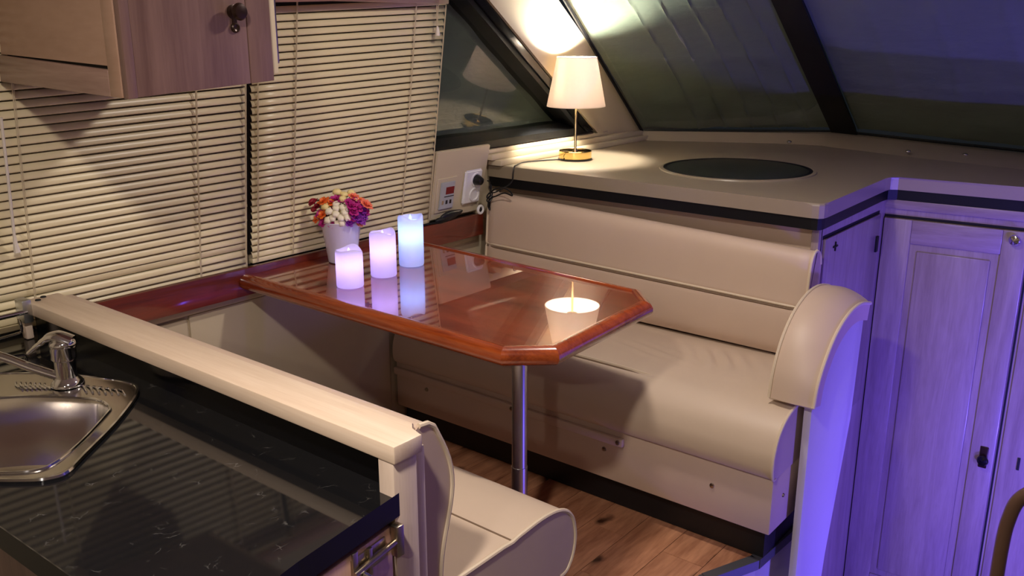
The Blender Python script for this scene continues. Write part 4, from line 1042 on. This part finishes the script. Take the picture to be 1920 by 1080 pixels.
FL = [(-.022, .028, .05, 'r', 'fl_white', .0105), (-.014, .040, .05, 'r', 'fl_white', .0105), (-.002, .030, .055, 'r', 'fl_white', .0105), (.008, .044, .05, 'r', 'fl_white', .010), (.016, .056, .04, 'r', 'fl_white', .010), (.004, .058, .04, 'r', 'fl_white', .010),
      (-.012, .056, .04, 'r', 'fl_white', .0105), (-.030, .048, .045, 'r', 'fl_white', .0105), (-.034, .022, .05, 'r', 'fl_white', .0105), (.000, .014, .055, 'r', 'fl_white', .0105), (.014, .030, .055, 'r', 'fl_white', .010), (-.012, .014, .055, 'r', 'fl_white', .008), (.020, .070, .03, 'r', 'fl_white', .0085),
      (-.006, .098, .0, 'r', 'fl_cream', .012), (.012, .090, .0, 'r', 'fl_cream', .011), (.006, .080, .02, 'r', 'fl_cream', .010), (.030, .094, -.01, 'r', 'fl_cream', .011), (.040, .076, .01, 'r', 'fl_cream', .009),
      (-.040, .072, .02, 'b', 'fl_orange', .017), (-.022, .070, .03, 'b', 'fl_orange', .014), (-.046, .036, .04, 'b', 'fl_orange', .014), (-.058, .020, .02, 'b', 'fl_orange', .015), (.034, .084, .01, 'b', 'fl_coral', .016), (.062, .062, .01, 'b', 'fl_coral', .018), (.050, .070, .0, 'b', 'fl_orange', .015), (.070, .056, .0, 'b', 'fl_coral', .014),
      (-.070, .066, .0, 'b', 'fl_red', .016), (-.056, .056, .015, 'b', 'fl_red', .015), (-.080, .070, -.01, 'r', 'fl_red', .010), (-.066, .048, .01, 'r', 'fl_red', .009),
      (-.050, .036, .03, 'b', 'fl_magenta', .015), (-.010, .078, .02, 'b', 'fl_magenta', .017), (.026, .064, .04, 'b', 'fl_magenta', .017), (.036, .072, .02, 'b', 'fl_magenta', .016), (.030, .048, .045, 'b', 'fl_magenta', .016), (.040, .056, .03, 'b', 'fl_magenta', .017), (.024, .032, .05, 'b', 'fl_magenta', .015), (.034, .034, .045, 'b', 'fl_purple', .016), (.046, .040, .03, 'b', 'fl_purple', .016), (.052, .048, .02, 'b', 'fl_purple', .015), (.042, .024, .04, 'b', 'fl_purple', .016), (.056, .030, .02, 'b', 'fl_purple', .014), (.018, .016, .055, 'b', 'fl_purple', .013), (.050, .016, .03, 'b', 'fl_purple', .013), (-.046, .012, .04, 'b', 'fl_magenta', .013), (-.024, .010, .05, 'b', 'fl_magenta', .012), (.062, .040, .01, 'b', 'fl_magenta', .013)]
for a_ in FL: flower(a_[0], a_[1], a_[2], a_[3], a_[4], a_[5] * 1.14)
rnd = random.Random(3)
for k in range(26):
    sx = rnd.uniform(-.055, .055); up = rnd.uniform(.012, .082) * (1 - (sx / .09) ** 2)
    mt_ = rnd.choice(['fl_purple', 'fl_magenta', 'fl_magenta', 'fl_coral']) if sx > .012 else rnd.choice(['fl_red', 'fl_orange', 'fl_magenta', 'fl_white', 'fl_cream'])
    flower(sx, up, rnd.uniform(.005, .035), 'r' if mt_ in ('fl_white', 'fl_cream') else 'b', mt_, rnd.uniform(.011, .015))

# ================================================================== HANDRAIL
hr = thing('hand_rail', (2.0, .2, SALON), 'bent bronze-coloured tubular handrail beside the stairwell', 'handrail')
HX = 1.88
s_ = HX / 2.0
hp = [(HX, .253, SALON + .01), (HX, .253, .20), (HX, .254, .40), (HX, .249, .475), (HX, .236, .520), (HX, .205, .548), (HX, .15, .556), (HX, -.25, .556)]
bm = B(); tube(bm, smoothpath(hp, 7), .0135, 16); obj('tube', bm, 'rail', hr)
bm = B(); lathe(bm, [(.034, 0), (.034, .006), (.018, .014)], (HX, .253, SALON), 20, top=True, bot=True); obj('foot_flange', bm, 'rail', hr)
bm = B(); tube(bm, [(HX, -.25, .556), (HX, -.25, SALON + .01)], .0135, 16); obj('leg', bm, 'rail', hr)

# ================================================================== LAMP FITTINGS (ceiling, LED strip)
names = ['recessed ceiling lamp amidships in the saloon', 'recessed ceiling lamp over the dinette table', 'recessed ceiling lamp added as unseen fill at the aft end of the saloon']
for (x, y, p), nm in zip(DOWNLIGHTS, names):
    t = thing('ceiling_lamp', (x, y, CEIL), nm, 'lamp')
    bm = B(); lathe(bm, [(.058, 0), (.075, 0), (.078, -.004), (.074, -.012), (.058, -.015)], (x, y, CEIL), 32); obj('trim_ring', bm, 'chrome', t)
    bm = B(); lathe(bm, [(.058, -.003), (.05, -.004)], (x, y, CEIL), 32, top=True); obj('lens', bm, emit('lamp_lens', (1, .86, .70), 4), t)
for loc, tgt, sx, sy, p in LEDS:
    t = thing('led_strip', loc, 'slim violet LED strip ' + ('at rail height beside the stairwell' if loc[2] > 0 else 'low down in the stairwell'), 'led strip')
    d = (Vector(tgt) - Vector(loc)).normalized(); c_ = Vector(loc) - d * .012
    q = d.to_track_quat('-Z', 'Y').to_matrix().to_4x4()
    bm = box(B(), (-sx / 2, -sy / 2 - .004, 0), (sx / 2, sy / 2 + .004, .010), .002); bmesh.ops.transform(bm, matrix=Matrix.Translation(c_) @ q, verts=bm.verts[:]); obj('housing', bm, 'white', t)

for ob in bpy.data.objects:
    if '_o' in ob: del ob['_o']
